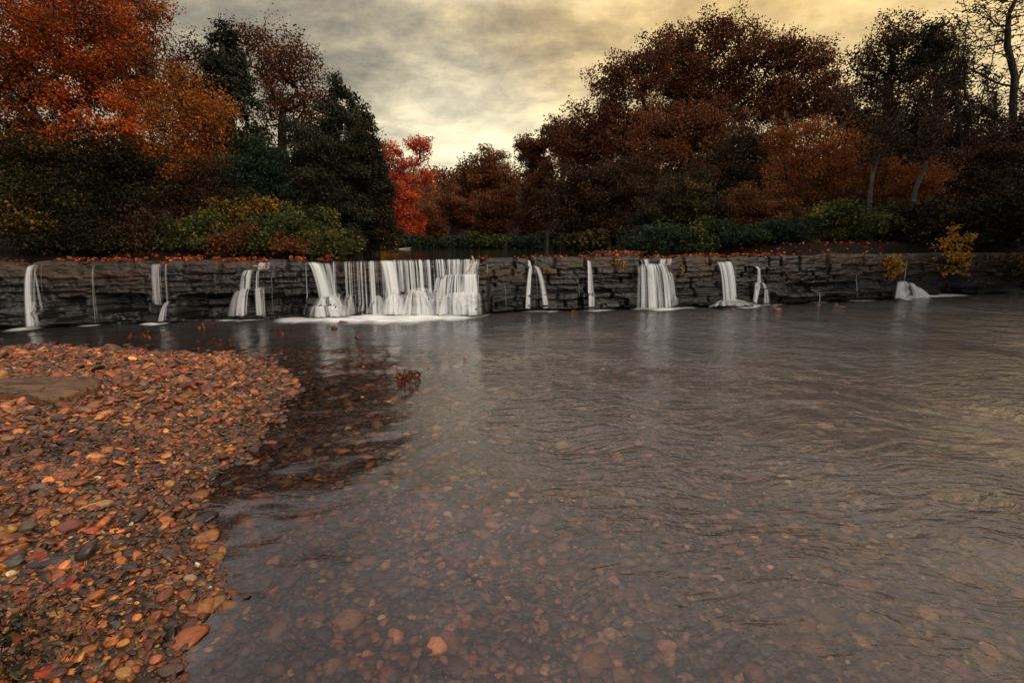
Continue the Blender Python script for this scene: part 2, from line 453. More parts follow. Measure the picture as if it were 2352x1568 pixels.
# ------------------------------------------------------------------ polygons and ground height
def sdist(P, poly):
    """signed distance, negative inside"""
    P = np.asarray(P, float).reshape(-1, 2); A = np.asarray(poly, float)[:, :2]; B = np.roll(A, -1, 0)
    best = np.full(len(P), 1e9); inside = np.zeros(len(P), bool)
    for a, b in zip(A, B):
        ab = b - a; t = np.clip(((P - a) @ ab) / (ab @ ab + 1e-12), 0, 1)
        best = np.minimum(best, np.linalg.norm(P - a - t[:, None] * ab, axis=1))
        c = (a[1] > P[:, 1]) != (b[1] > P[:, 1])
        xi = a[0] + (P[:, 1] - a[1]) / (b[1] - a[1] + 1e-12) * (b[0] - a[0])
        inside ^= c & (P[:, 0] < xi)
    return np.where(inside, -best, best)
PONDP = [(-22, 8), (22, 10), (22, 15.), (14, 14.5), (9, 14.5), (5.6, 17), (5.2, 26), (7, 36), (5, 41), (-2, 43), (-12, 41), (-8.2, 28), (-5.6, 18), (-5.0, 14.4), (-9, 13.2), (-22, 11.5)]
def terrain(x, y):
    x = np.asarray(x, float); y = np.asarray(y, float); sh = x.shape
    d = sdist(np.stack([x.ravel(), y.ravel()], -1), PONDP).reshape(sh)
    h = .22 * sstep(0, .8, d) + .10 * np.clip(d, 0, 30) + .17 * np.clip(d - 30, 0, 95)
    h = h + np.clip(d, 0, 8) * .06 * fbm(x * .25, y * .25, 60, 4) + np.clip(d - 20, 0, 60) * .05 * vn(x * .03, y * .03, 61)
    return PONDZ + np.where(d > 0, h, -.55 * np.minimum(1, -d / 1.0) - .03)
BARPX = [(-700, 800), (-200, 790), (0, 787), (200, 790), (350, 797), (480, 806), (560, 813), (610, 826), (645, 850), (650, 885), (618, 930), (590, 965),
         (560, 1010), (540, 1050), (500, 1085), (458, 1118), (432, 1160), (440, 1200), (475, 1250), (485, 1300), (470, 1350), (425, 1400), (400, 1450), (392, 1490), (350, 1568), (330, 1750)]
BARP = [at_z(a, b, 0)[:2] for a, b in BARPX] + [np.array([-1.0, -3.]), np.array([-14., -3.])]
def bed(x, y):
    x = np.asarray(x, float); y = np.asarray(y, float); sh = x.shape
    d = sdist(np.stack([x.ravel(), y.ravel()], -1), BARP).reshape(sh) + .17 * fbm(x * 1.3, y * 1.3, 70, 4)
    inside = .16 * (1 - np.exp(-np.clip(-d, 0, 9) / .8))
    out = -.022 * sstep(0, .2, d) - .055 * np.clip(d, 0, 1) - .09 * np.clip(d - 1, 0, 3.2)
    z = np.where(d < 0, inside, out) + .022 * fbm(x * 1.1, y * 1.1, 71, 3) * np.clip(np.abs(d) * 1.5, .15, 1)
    hol = np.exp(-(((x - HOL[0]) / .55) ** 2 + ((y - HOL[1]) / .38) ** 2))
    z = z - .05 * hol * (d < 0)
    bank = np.clip(x - 11.5, 0, 9) * .10 * sstep(2, 9, y) + np.clip(-12.5 - x, 0, 9) * .12
    return z + bank
HOL = at_z(130, 1010, .1)[:2]

# riverbed sheet
gx_ = np.concatenate([np.arange(-26, -9, .5), np.arange(-9, 8, .09), np.arange(8, 27, .4)])
gy_ = np.concatenate([np.arange(-14, 1, .5), np.arange(1, 10, .09), np.arange(10, 14.6, .25)])
GX, GY = np.meshgrid(gx_, gy_, indexing='ij')
GZ = bed(GX, GY)
GZ = np.where(GY > ydam(GX) + .15, -.5, GZ)
mesh('riverbed', np.stack([GX, GY, GZ], -1).reshape(-1, 3), grid_faces(len(gx_), len(gy_)), BED)['kind'] = 'structure'
# land behind the dam
tx = np.sinh(np.linspace(-3.6, 3.6, 190)) * 14.0
tv = np.concatenate([np.linspace(0, 12, 50), 12 + np.sinh(np.linspace(.05, 3.5, 90)) * 17])
TX = np.repeat(tx[:, None], len(tv), 1)
TY = ydam(np.clip(TX, -16, 18)) + .75 + tv[None]
TZ = terrain(TX, TY)
TZ[:, 0] = .8
mesh('terrain', np.stack([TX, TY, TZ], -1).reshape(-1, 3), grid_faces(len(tx), len(tv)), GROUND)['kind'] = 'structure'
# water sheets
def sheet(name, x0, x1, n, yf0, yf1, m, z, mat):
    a = np.linspace(x0, x1, n); v = np.linspace(0, 1, m)
    A = np.repeat(a[:, None], m, 1); lo, hi = yf0(a)[:, None], yf1(a)[:, None]
    B = lo + (hi - lo) * v[None]
    o = mesh(name, np.stack([A, B, np.full_like(A, z)], -1).reshape(-1, 3), grid_faces(n, m), mat)
    o['kind'] = 'structure'
    dd = sstep(.3, 4.0, sdist(np.stack([A.ravel(), B.ravel()], -1), BARP)) if z < .5 else np.ones(A.size)
    o.data.attributes.new('deep', 'FLOAT', 'POINT').data.foreach_set('value', dd.astype(np.float32)); return o
sheet('stream_water', -26, 26, 260, lambda a: np.full_like(a, -14.), lambda a: ydam(a) + .1, 130, 0., WATER)
lipy = lambda a: ydam(a) - disp(a, np.full_like(a, 1.20)) + .07
sheet('pond_water', -22, 22, 900, lipy, lambda a: np.full_like(a, 46.), 30, PONDZ, POND)

# ------------------------------------------------------------------ waterfalls
class Fall:
    def __init__(s, px, py, label, cat='waterfall'):
        x, y = face_xy(px); s.o = np.array([float(x), float(y) - .2, 0.])
        s.e = empty('waterfall', s.o, label, cat, 'waterfalls along the rock dam')
        s.t = {}
    def strand(s, px0, py0, px1, py1, O=.12, w0=3, w1=4, a0=.9, a1=.9, part='water_veil', jit=0, n=16, o0=0.02):
        a0, a1 = min(1, a0 * 1.12), min(1, a1 * 1.12)
        if jit: px0, px1 = px0 + R.normal(0, jit), px1 + R.normal(0, jit)
        yf0, yf1 = float(face_xy(px0)[1]), float(face_xy(px1)[1])
        A = at_y(px0, py0, yf0); A = at_y(px0, py0, yf0 - max(o0, disp(A[0], min(A[2], 1.2))))
        B = at_y(px1, py1, yf1 - O); B = at_y(px1, py1, yf1 - max(O, disp(B[0], B[2])))
        if R.random() < .62 and s.t.get(part): return
        w0, w1, a0, a1 = w0 * .75, w1 * .8, a0 * .62, a1 * .55
        sc = yf0 / F
        t = np.linspace(0, 1, n); f = t ** 1.5
        x = A[0] + (B[0] - A[0]) * np.sqrt(f); z = A[2] + (B[2] - A[2]) * f
        yw = ydam(x)
        o = np.maximum(o0 + (O - o0) * np.sqrt(f), disp(x, np.minimum(z, 1.2)) + .015)
        o = np.maximum.accumulate(o)
        P = np.stack([x, yw - o, z], -1)
        # start behind the lip
        P = np.vstack([P[:1] + [0, .10, .012], P])
        r = np.concatenate([[w0 * .5], w0 + (w1 - w0) * t]) * sc * .5
        a = np.concatenate([[a0 * .3], (a0 + (a1 - a0) * t) * (1 - .75 * sstep(.86, 1, t)) * (.85 + .3 * vn(t * 5, 0 * t + px0, 6))])
        s.t.setdefault(part, Tubes()).add(P, r, 8, .4, a)
    def veil(s, top, bot, O=.2, a=.9, lo=.35, hi=.75, f1=.16, f2=.5, side=.12, nt=18, part='water_veil'):
        """thin film of falling water between a top line and a bottom line of image points; alpha runs in streaks down the lanes"""
        top, bot = np.array(top, float), np.array(bot, float)
        wpx = max(abs(top[-1, 0] - top[0, 0]), abs(bot[-1, 0] - bot[0, 0])); n = int(max(10, wpx * 1.6))
        u = np.linspace(0, 1, n); ut, ub = np.linspace(0, 1, len(top)), np.linspace(0, 1, len(bot))
        T = np.stack([np.interp(u, ut, top[:, 0]), np.interp(u, ut, top[:, 1])], -1); B = np.stack([np.interp(u, ub, bot[:, 0]), np.interp(u, ub, bot[:, 1])], -1)
        sd = R.integers(0, 90); T[:, 1] += 2.2 * vn(u * wpx * .2, u * 0, sd); B[:, 1] += 3 * vn(u * wpx * .15, u * 0, sd + 1)
        P0, P1 = [], []
        for i in range(n):
            y0, y1 = float(face_xy(T[i, 0])[1]), float(face_xy(B[i, 0])[1])
            q = at_y(*T[i], y0 - .05); P0.append(at_y(*T[i], y0 - max(.03, disp(q[0], min(q[2] - .02, 1.2)))))
            q = at_y(*B[i], y1 - O); P1.append(at_y(*B[i], y1 - max(O, disp(q[0], q[2]))))
        P0, P1 = np.array(P0), np.array(P1); o0 = ydam(P0[:, 0]) - P0[:, 1]; o1 = ydam(P1[:, 0]) - P1[:, 1]
        t = np.linspace(0, 1, nt); f = t ** 1.6; g = np.sqrt(f)
        x = P0[:, :1] + (P1[:, :1] - P0[:, :1]) * g; z = P0[:, 2:] + (P1[:, 2:] - P0[:, 2:]) * f
        o = o0[:, None] + (o1 - o0)[:, None] * g
        o = np.maximum.accumulate(np.maximum(o, disp(x, np.minimum(z, 1.2)) * (t > .05) + .02), axis=1)
        o = o + .012 * vn(u[:, None] * wpx * .12, t[None] * 2, sd + 2)
        V = np.stack([x, ydam(x) - o, z], -1)
        V = np.concatenate([V[:, :1] + [0, .10, .008], V], 1)
        lane = u * wpx
        st = .5 + .75 * vn(lane * f1, lane * 0, sd + 3) + .55 * vn(lane * f2, lane * 0, sd + 4)
        al = sstep(lo - .22, hi + .1, st[:, None] + .12 * vn(lane[:, None] * f1, t[None] * 2.5, sd + 5) + .06 * vn(lane[:, None] * f2, t[None] * 4, sd + 6))
        al = .9 * a * np.clip(al, 0.0, 1) * (sstep(0, side, u) * sstep(0, side, 1 - u))[:, None]
        al = al * (.45 + .55 * sstep(0, .12, t))[None] * (1 - .2 * sstep(.92, 1, t))[None]
        al = np.concatenate([al[:, :1] * .5, al], 1)
        s.m = getattr(s, 'm', []) + [(part, V.reshape(-1, 3), grid_faces(n, nt + 1), al.ravel())]
    def dome(s, px, py, ht, hb, pyb, O=.35, a=.85, rise=7, lo=.2, hi=.7, **kw):
        u = np.linspace(-1, 1, 9)
        s.veil([(px + q * ht, py + rise * q * q) for q in u], [(px + q * hb, pyb - 2 * q * q) for q in u], O, a, lo, hi, side=.36, part='splash_hood', **kw)
    def hood(s, px, py, hw, pyb, n0=8, spread=1.0, O=.25, w=6, a=.7, part='splash_hood'):
        n = int(n0 * 1.4)
        for k in range(n):
            q = (k + .5) / n * 2 - 1 + R.normal(0, .08)
            s.strand(px + q * hw * .35, py + 7 * q * q + R.uniform(-1, 4), px + q * hw * spread, pyb, O * R.uniform(.8, 1.1), w * .6, w, a * R.uniform(.6, 1.1), a * R.uniform(.25, .6), part, o0=disp(face_xy(px)[0], fz(px, py + 6)) * .8)
    def foam(s, px0, px1, py, depth=.35, h=.03, a=1.):
        n, m = 30, 9
        x0, x1 = fx(px0), fx(px1); cx, rx = (x0 + x1) / 2, (x1 - x0) / 2
        V, A = [], []
        for i in range(n):
            q = -1 + 2 * i / (n - 1); x = cx + rx * q
            yf = float(ydam(x)) + .12
            wd = 1.7 * depth * math.sqrt(max(0, 1 - q * q)) * (1 + .5 * float(vn(x * 4, 0, 3))) + .13 + .05
            for j in range(m):
                v = j / (m - 1)
                al = (1 - abs(q) ** 2.4) * (1 - float(sstep(.42 + .25 * float(vn(x * 5, 0, 8)), 1, v)))
                V.append((x, yf - wd * v - max(0., float(disp(x, .03))) * .6, .006 + h * max(0, (1 - v)) * (1 - q * q) * (.8 + .6 * float(vn(x * 9, v * 4, 5)))))
                A.append(min(1, al * 1.6) * a if 0 < j < m - 1 else (min(1., al * 1.6) * a if j == 0 else 0))
        mesh('foam', np.array(V) - s.o, grid_faces(n, m), FOAM, s.e, True, {'a': A})
    def done(s):
        for part in dict.fromkeys(q[0] for q in getattr(s, 'm', [])):
            V, Fq, A, off = [], [], [], 0
            for q in s.m:
                if q[0] == part: V.append(q[1]); Fq.append(q[2] + off); A.append(q[3]); off += len(q[1])
            mesh(part, np.concatenate(V) - s.o, np.concatenate(Fq), FILM, s.e, True, {'a': np.concatenate(A)})
        for k, t in s.t.items(): t.build('water_thread' if k == 'water_veil' else 'splash_thread' if isinstance(k, str) else 'water_thread', FALL, s.e, s.o, True)

f = Fall(75, 738, 'tall narrow white fall at the far left end of the dam')
for k in range(9): f.strand(74 + R.uniform(-5, 5), 598, 74 + (k - 4) * 4, 738, .26, 4, 9, .55, .6)
for k in range(5): f.strand(86 + R.uniform(-4, 6), 597, 90 + R.uniform(-2, 3), 660, .1, 1.5, 2, .4, .35)
f.veil([(68, 598), (82, 598)], [(57, 738), (90, 738)], .26, .85, .2, .7, side=.3); f.dome(77, 680, 9, 16, 738, .3, .5)
f.hood(76, 681, 16, 738, 5, O=.3, w=7, a=.45); f.foam(35, 125, 739, .3, a=.7); f.done()
f = Fall(215, 733, 'faint thread of water on dark rock near the left end', 'trickle')
for k in range(5): f.strand(213 + R.uniform(-3, 3), 601, 219 + R.uniform(-4, 4), 733, .16, 2, 3, .35, .3)
f.foam(190, 245, 734, .14, .01, .5); f.done()
f = Fall(370, 729, 'thin fall of several threads that bends over a boulder at its foot')
for px in (350, 353, 362, 366, 378, 382, 385): f.strand(px, 598, px + R.uniform(-1, 2), 688, .12, 3, 4, .4, .35)
f.veil([(348, 598), (388, 598)], [(350, 690), (390, 690)], .12, .6, .5, .85, .2, .6); f.veil([(386, 683), (394, 683)], [(362, 728), (379, 728)], .3, .8, .2, .7, side=.3, part='splash_hood')
for k in range(4): f.strand(389 + R.uniform(-3, 2), 686, 371 + R.uniform(-5, 6), 728, .3, 2, 4, .55, .5, 'splash_hood', o0=.2)
for k in range(3): f.strand(356 + k * 3, 690, 350 + k * 9, 728, .2, 2, 2, .4, .25)
f.foam(335, 408, 730, .2, .02, .8); f.done()
f = Fall(575, 722, 'white fall stepping over two ledges under a pale stick')
for px in (600, 610, 616, 620): f.strand(px, 597, px - 6, 613, .08, 3, 4, .5, .4)
for px in (560, 564, 568, 573, 577, 591, 593): f.strand(px + 6, 614, px - 6 if px < 585 else px, 657, .16, 3, 4, .6, .6)
for px, q in ((560, 548), (563, 552), (566, 556), (572, 562), (557, 541), (592, 596), (595, 600), (590, 592), (604, 608), (607, 610)):
    f.strand(px, 656, q, 718, .34, 3, 6 if q < 580 else 4, .7, .75, 'splash_hood', o0=.22)
for k in range(5): f.strand(552 - k, 660, 540 - k * 4, 719, .3, 2, 5, .3, .15, 'splash_hood')
f.strand(626, 618, 634, 720, .15, 1.2, 1.5, .35, .3)
f.veil([(598, 597), (622, 597)], [(592, 613), (618, 613)], .1, .6, .4, .8); f.veil([(563, 614), (584, 614)], [(550, 657), (578, 657)], .16, .85, .25, .7, side=.2); f.veil([(592, 615), (600, 615)], [(588, 657), (598, 657)], .16, .6, .3, .7, side=.25)
f.veil([(556, 656), (575, 656)], [(540, 718), (566, 718)], .34, .9, .2, .65, side=.25, part='splash_hood'); f.veil([(586, 656), (611, 656)], [(588, 717), (614, 717)], .34, .65, .45, .8, side=.2, part='splash_hood'); f.veil([(545, 662), (556, 660)], [(520, 719), (545, 719)], .3, .3, .2, .7, side=.4, part='splash_hood')
f.foam(495, 625, 727, .12, .02, .8); f.done()

f = Fall(900, 718, 'widest white fall, a broad curtain over the middle of the dam')
for k in range(12):   # left stream
    a = R.uniform(712, 735); f.strand(a, 599 + R.uniform(0, 5), 735 + (a - 712) * 1.2 + R.uniform(-3, 4), 676, .24, 4, 6, .6, .75)
for k in range(4): f.strand(745 + k * 4, 602, 758 + k * 3, 676, .22, 3, 4, .35, .5)
f.hood(757, 673, 44, 722, 8, O=.42, w=8, a=.75)
for px in (705, 709, 768, 771, 773, 789, 793, 796, 806, 809, 826, 829, 832):
    f.strand(px, 598, px + R.uniform(-1, 4), 716, .2, 2.5, 4, .55, .5)
f.hood(770, 668, 22, 718, 5, O=.32, w=7, a=.3); f.hood(800, 672, 18, 718, 5, O=.3, w=7, a=.35)
for px in (846, 856, 867, 879): f.strand(px - 6, 598, px + R.uniform(0, 5), 716, .24, 3, 5, .7, .7)
for k in range(3): f.strand(838 + R.uniform(-4, 4), 600, 842 + R.uniform(-3, 5), 716, .22, 3, 5, .45, .6)
f.hood(868, 675, 24, 718, 6, O=.36, w=7, a=.45); f.hood(845, 700, 10, 718, 3, O=.3, w=6, a=.6)
for k in range(12):
    a = R.uniform(880, 905); f.strand(a, 597, a + R.uniform(12, 24), 716, .3, 3.5, 6, .75, .75)
f.hood(905, 672, 30, 720, 11, O=.46, w=9, a=.8)
for k in range(80):   # dense comb of threads
    a = R.uniform(906, 1100)
    e = 664 if a < 1000 else 632
    f.strand(a, 596 + R.uniform(0, 1.5), a + R.uniform(2, 7) * (1 if a < 1060 else -.2), e + R.uniform(-3, 8), .20 if a < 1000 else .16, R.uniform(1.4, 3.2), R.uniform(2, 4), R.uniform(.35, .9), R.uniform(.3, .8))
for k in range(14): 
    a = R.uniform(1080, 1106); f.strand(a + 4, 600 + R.uniform(0, 8), a - 10, 630, .22, 3, 4, .5, .6)
for k in range(7): f.strand(930 + k * 9, 640, 928 + k * 9, 716, .3, 2, 3, .3, .3)
f.hood(966, 660, 60, 720, 12, O=.52, w=10, a=.85)
f.hood(925, 672, 26, 720, 8, O=.48, w=8, a=.6)
for k in range(26): f.strand(R.uniform(1010, 1050), 630 + R.uniform(0, 3), 1000 + k * 2.1, 700, .42, 4, 6, .55, .35, 'splash_hood', o0=.25)
for k in range(14): f.strand(1018 + R.uniform(-6, 6), 640, 1014 + R.uniform(-7, 10), 718, .46, 3, 5, .5, .5, 'splash_hood', o0=.3)
for k in range(16): f.strand(1046 + R.uniform(-8, 8), 629, 1036 + R.uniform(-10, 10), 675, .44, 4, 6, .85, .7, 'splash_hood', o0=.28)
for k in range(24): f.strand(R.uniform(1055, 1102), 629, R.uniform(1052, 1104), 676, .40, 3, 5, .6, .6, 'splash_hood', o0=.28)
for k in range(44): 
    q = R.uniform(0, 1); f.strand(1026 + q * 78, 671 + R.uniform(0, 3), 1012 + q * 92, 720, .56, 5, 8, R.uniform(.5, .95), R.uniform(.4, .8), 'splash_hood', o0=.4)
f.veil([(706, 598), (738, 598)], [(732, 678), (768, 678)], .25, .95, .15, .6, .12, .4, side=.18); f.veil([(738, 600), (760, 600)], [(752, 678), (776, 678)], .22, .5, .4, .8)
f.dome(757, 671, 22, 54, 722, .42, .95, 8, .15, .6)
f.veil([(764, 597), (884, 597)], [(768, 717), (890, 717)], .2, .8, .70, .92, .22, .6, side=.04)
f.dome(776, 668, 12, 26, 718, .34, .42, 6, .2, .8); f.dome(803, 672, 10, 22, 718, .32, .45, 6, .2, .8); f.dome(870, 675, 12, 28, 718, .36, .6, 6, .2, .7)
f.veil([(872, 596), (910, 596)], [(892, 716), (932, 716)], .30, .95, .22, .62, .12, .35, side=.12)
f.dome(906, 670, 14, 36, 720, .46, .95, 8, .1, .5)
f.veil([(902, 595), (1010, 595)], [(908, 668), (1014, 668)], .20, .85, .46, .74, .28, .7, side=.05); f.veil([(1000, 595), (1106, 595)], [(1004, 632), (1100, 632)], .16, .85, .46, .74, .28, .7, side=.05)
f.veil([(1084, 600), (1108, 600)], [(1062, 630), (1098, 630)], .22, .7, .2, .6, side=.3)
f.dome(966, 658, 30, 66, 720, .52, .95, 10, .15, .55); f.dome(930, 672, 12, 32, 720, .48, .7, 6, .1, .6)
f.veil([(1004, 634), (1028, 629), (1060, 628), (1106, 629)], [(992, 690), (1024, 680), (1060, 677), (1108, 677)], .42, .95, .25, .62, .1, .4, side=.08, part='splash_hood')
f.veil([(1012, 640), (1036, 634)], [(1000, 718), (1034, 718)], .45, .75, .3, .7, side=.25, part='splash_hood')
f.veil([(1022, 678), (1034, 671), (1070, 669), (1106, 671)], [(1004, 721), (1034, 721), (1070, 721), (1112, 721)], .56, .98, .12, .5, .1, .35, side=.1, part='splash_hood')
f.foam(675, 1135, 720, .75, .07, 1.); f.foam(840, 1110, 720, .5, .10, 1.); f.foam(640, 800, 724, .5, .03, .6); f.done()

f = Fall(1235, 709, 'slim fall split into two arching legs right of the broad curtain')
for k in range(4): f.strand(1215 + R.uniform(-2, 2), 599, 1218 + R.uniform(-2, 3), 613, .1, 2, 4, .5, .6)
for k in range(9): f.strand(1222 + R.uniform(-2, 3), 613, 1213 + R.uniform(-4, 6), 709, .26, 3, 5, .65, .55, o0=.12)
for k in range(8): f.strand(1232 + R.uniform(-3, 4), 612, 1255 + R.uniform(-4, 4), 708, .26, 3, 5, .6, .35, part=('water_veil', 2), o0=.12)
for k in range(3): f.strand(1226 + k * 2, 615, 1232 + k * 2, 690, .2, 2, 2.5, .25, .15)
f.veil([(1214, 599), (1219, 599)], [(1215, 613), (1224, 613)], .1, .7, .1, .6, side=.3); f.veil([(1218, 614), (1226, 612)], [(1206, 709), (1220, 709)], .26, .85, .2, .7, side=.3); f.veil([(1226, 612), (1238, 613)], [(1247, 708), (1264, 708)], .26, .7, .25, .7, side=.3)
f.foam(1192, 1290, 711, .22, .02, .85); f.done()
f = Fall(1163, 700, 'hair thin trickle between the broad curtain and the two legged fall', 'trickle')
for k in range(2): f.strand(1160 + k, 650, 1164, 702, .2, 1.5, 2, .35, .3)
f.done()
f = Fall(1122, 612, 'tiny spout just beyond the right end of the broad curtain', 'trickle')
f.strand(1122, 604, 1121, 628, .12, 2, 3, .6, .5); f.done()
f = Fall(1357, 711, 'single narrow white column of water between two wider falls')
for k in range(10): f.strand(1352 + R.uniform(-2, 3), 600 + R.uniform(0, 4), 1358 + R.uniform(-6, 8), 710, .2, 3, 5, .55, .5)
f.veil([(1350, 600), (1357, 602)], [(1348, 711), (1368, 711)], .2, .85, .2, .7, side=.3)
f.foam(1325, 1415, 713, .2, .02, .85); f.done()
f = Fall(1505, 710, 'full rounded white fall pouring over a jutting slab like a bell')
for px in (1474, 1478, 1483, 1488, 1520, 1526, 1532, 1538, 1544): f.strand(px - (2 if px < 1500 else 0), 599, px + (4 if px < 1500 else -2), 613, .14, 3, 4, .6, .6)
for k in range(34):
    q = k / 33; f.strand(1470 + q * 56 + R.normal(0, 1.5), 612 - 2 * math.sin(q * 3.1), 1466 + q * 80 + R.normal(0, 2), 710, .36, 4, 6, R.uniform(.45, .95), R.uniform(.35, .9), o0=.2)
for k in range(9): f.strand(1534 + R.uniform(-2, 6), 629, 1548 + R.uniform(-4, 10), 704, .3, 3, 5, .5, .3, 'splash_hood', o0=.15)
f.veil([(1472, 599), (1492, 599)], [(1474, 613), (1494, 613)], .14, .7, .4, .75); f.veil([(1516, 599), (1548, 599)], [(1514, 613), (1544, 613)], .14, .7, .45, .8, .3)
f.veil([(1466, 617), (1478, 612), (1500, 610), (1520, 611), (1532, 618)], [(1462, 711), (1484, 711), (1508, 711), (1530, 711), (1550, 710)], .36, .95, .34, .7, .13, .4, side=.07); f.dome(1540, 630, 9, 18, 705, .3, .6, 5)
f.foam(1440, 1600, 712, .3, .04, 1.); f.done()
f = Fall(1668, 700, 'leaning white fall landing on a wet rounded rock')
for k in range(22):
    q = k / 21; f.strand(1648 + q * 28 + R.normal(0, 1), 607, 1664 + q * 28 + R.normal(0, 2), 695, .3, 3, 4.5, R.uniform(.4, .85), R.uniform(.35, .8))
for k in range(4): f.strand(1688 + k, 612, 1689 + k, 656, .12, 1.5, 2, .4, .35)
f.veil([(1646, 607), (1680, 607)], [(1660, 695), (1695, 695)], .3, .9, .3, .7, .16, .5, side=.12); f.dome(1680, 691, 26, 58, 707, .48, .6, 7)
f.hood(1676, 692, 62, 707, 18, O=.48, w=8, a=.6); f.foam(1632, 1760, 708, .22, .02, .85); f.done()
f = Fall(1745, 703, 'narrow stepped fall that parts into a small arch at its foot')
for k in range(9): f.strand(1735 + R.uniform(-1, 6), 618, 1743 + R.uniform(-4, 5), 657, .14, 3, 4, .6, .6, o0=.08)
for k in range(6): f.strand(1740 + R.uniform(-3, 3), 655, 1734 + R.uniform(-2, 3), 704, .36, 3, 4, .75, .7, 'splash_hood', o0=.24)
for k in range(7): f.strand(1750 + R.uniform(-4, 4), 655, 1760 + R.uniform(-4, 6), 704, .36, 3, 4, .6, .4, 'splash_hood', o0=.24)
f.veil([(1733, 618), (1743, 618)], [(1738, 657), (1750, 657)], .14, .9, .15, .6, side=.3); f.veil([(1736, 656), (1744, 655)], [(1729, 704), (1740, 704)], .36, .9, .15, .6, side=.3, part='splash_hood'); f.veil([(1746, 655), (1756, 657)], [(1754, 704), (1770, 704)], .36, .7, .2, .7, side=.3, part='splash_hood')
f.foam(1715, 1800, 707, .16, .02, .9); f.done()
f = Fall(1877, 700, 'short trickle dropping off the low ledge, lower half only', 'trickle')
for k in range(4): f.strand(1878 + R.uniform(-1, 1), 677, 1877 + R.uniform(-2, 2), 702, .3, 2, 3, .6, .5, o0=.2)
f.foam(1855, 1900, 703, .1, .01, .6); f.done()
f = Fall(1965, 692, 'long hair thin trickle beside the last ledge on the right', 'trickle')
for k in range(4): f.strand(1965 + R.uniform(-1, 1), 640, 1966 + R.uniform(-1.5, 1.5), 694, .26, 2, 2.5, .55, .5)
f.foam(1945, 2010, 699, .1, .01, .7); f.done()
f = Fall(2090, 690, 'fan of white water spilling sideways from the dam corner at far right')
for k in range(3): f.strand(2072 + k, 608, 2068, 655, .1, 1.5, 2, .35, .35)
for k in range(40):
    q = k / 39; f.strand(2064 + 34 * q + R.normal(0, 1), 655 + 14 * q, 2058 + 84 * q + R.normal(0, 2), 693 + 4 * q, .55, 4, 7, R.uniform(.45, .9), R.uniform(.4, .8), o0=.35)
f.veil([(2062, 654), (2080, 657), (2100, 668)], [(2052, 694), (2096, 697), (2148, 699)], .55, .95, .22, .65, .08, .3, side=.1)
f.foam(2040, 2220, 694, .34, .03, .9); f.done()

# ------------------------------------------------------------------ stones
def ico(sub):
    bm = bmesh.new(); bmesh.ops.create_icosphere(bm, subdivisions=sub, radius=1)
    V = np.array([v.co[:] for v in bm.verts]); Fc = np.array([[v.index for v in f.verts] for f in bm.faces]); bm.free()
    return V, Fc
def lumpy(sub, seed, sharp=.75):
    V, Fc = ico(sub); g = np.random.default_rng(seed)
    for _ in range(9):                      # chop flat facets
        n = g.normal(0, 1, 3); n[2] *= 1.2; n /= np.linalg.norm(n); c = g.uniform(sharp, 1.0)
        dd = V @ n; V = V - np.clip(dd - c, 0, None)[:, None] * n * .85
    V = V * (1 + .20 * fbm(V[:, 0] * 1.6 + seed, V[:, 1] * 1.6 + V[:, 2] * 1.3, seed, 4))[:, None]
    return V, Fc
BASES = [lumpy(2, 100 + i, .55) for i in range(14)]
LOWB = [lumpy(1, 200 + i) for i in range(6)]
PAL = np.array([(.25,.066,.017), (.18,.052,.017), (.34,.105,.024), (.105,.040,.017), (.40,.15,.036), (.115,.075,.043), (.050,.030,.019), (.44,.20,.045), (.55,.36,.16), (.17,.10,.055), (.30,.050,.016)])
PW = np.array([.21, .20, .16, .15, .09, .035, .07, .03, .005, .025, .02]); PW /= PW.sum()
def rotz(a):
    c, s = np.cos(a), np.sin(a); z = 0 * a; o = z + 1
    return np.stack([np.stack([c, -s, z], -1), np.stack([s, c, z], -1), np.stack([z, z, o], -1)], 1)
def scatter(P, size, bases, colors, tilt=.3, flat=(.3, .6), g=R):
    n = len(P); ch = g.integers(0, len(bases), n)
    yaw = g.uniform(0, 2 * math.pi, n); tl = g.normal(0, tilt, n); td = g.uniform(0, 6.28, n)
    sx = size; sy = size * g.uniform(.55, .95, n); sz = size * g.uniform(*flat, n)
    Vs, Fs, Cs, off = [], [], [], 0
    for b in range(len(bases)):
        i = np.where(ch == b)[0]
        if not len(i): continue
        V, Fc = bases[b]
        Q = V[None] * np.stack([sx[i], sy[i], sz[i]], -1)[:, None]
        Q = np.einsum('nij,nkj->nki', rotz(yaw[i]), Q)
        Q[..., 2] += Q[..., 0] * (tl[i] * np.cos(td[i]))[:, None] + Q[..., 1] * (tl[i] * np.sin(td[i]))[:, None]
        Q = Q + P[i][:, None]
        Fs.append((Fc[None] + off + (np.arange(len(i)) * len(V))[:, None, None]).reshape(-1, 3)); off += len(i) * len(V)
        Vs.append(Q.reshape(-1, 3)); Cs.append(np.repeat(colors[i], len(V), 0))
    return np.concatenate(Vs), np.concatenate(Fs), np.concatenate(Cs)
def jitgrid(x0, x1, y0, y1, sp, keep):
    a = np.arange(x0, x1, sp); b = np.arange(y0, y1, sp)
    A, B = np.meshgrid(a, b); P = np.stack([A.ravel(), B.ravel()], -1) + R.uniform(-.5, .5, (A.size, 2)) * sp
    return P[keep(P)]
def inview(P):
    return (np.abs(P[:, 0]) < 1.2 * P[:, 1] + .4)
def bars(lo, hi, dlo, dhi):
    def k(P):
        r = np.hypot(P[:, 0], P[:, 1]); d = sdist(P, BARP)
        return (r > lo) & (r < hi) & inview(P) & (d > dlo) & (d < dhi)
    return k
PTS, SZ = [], []
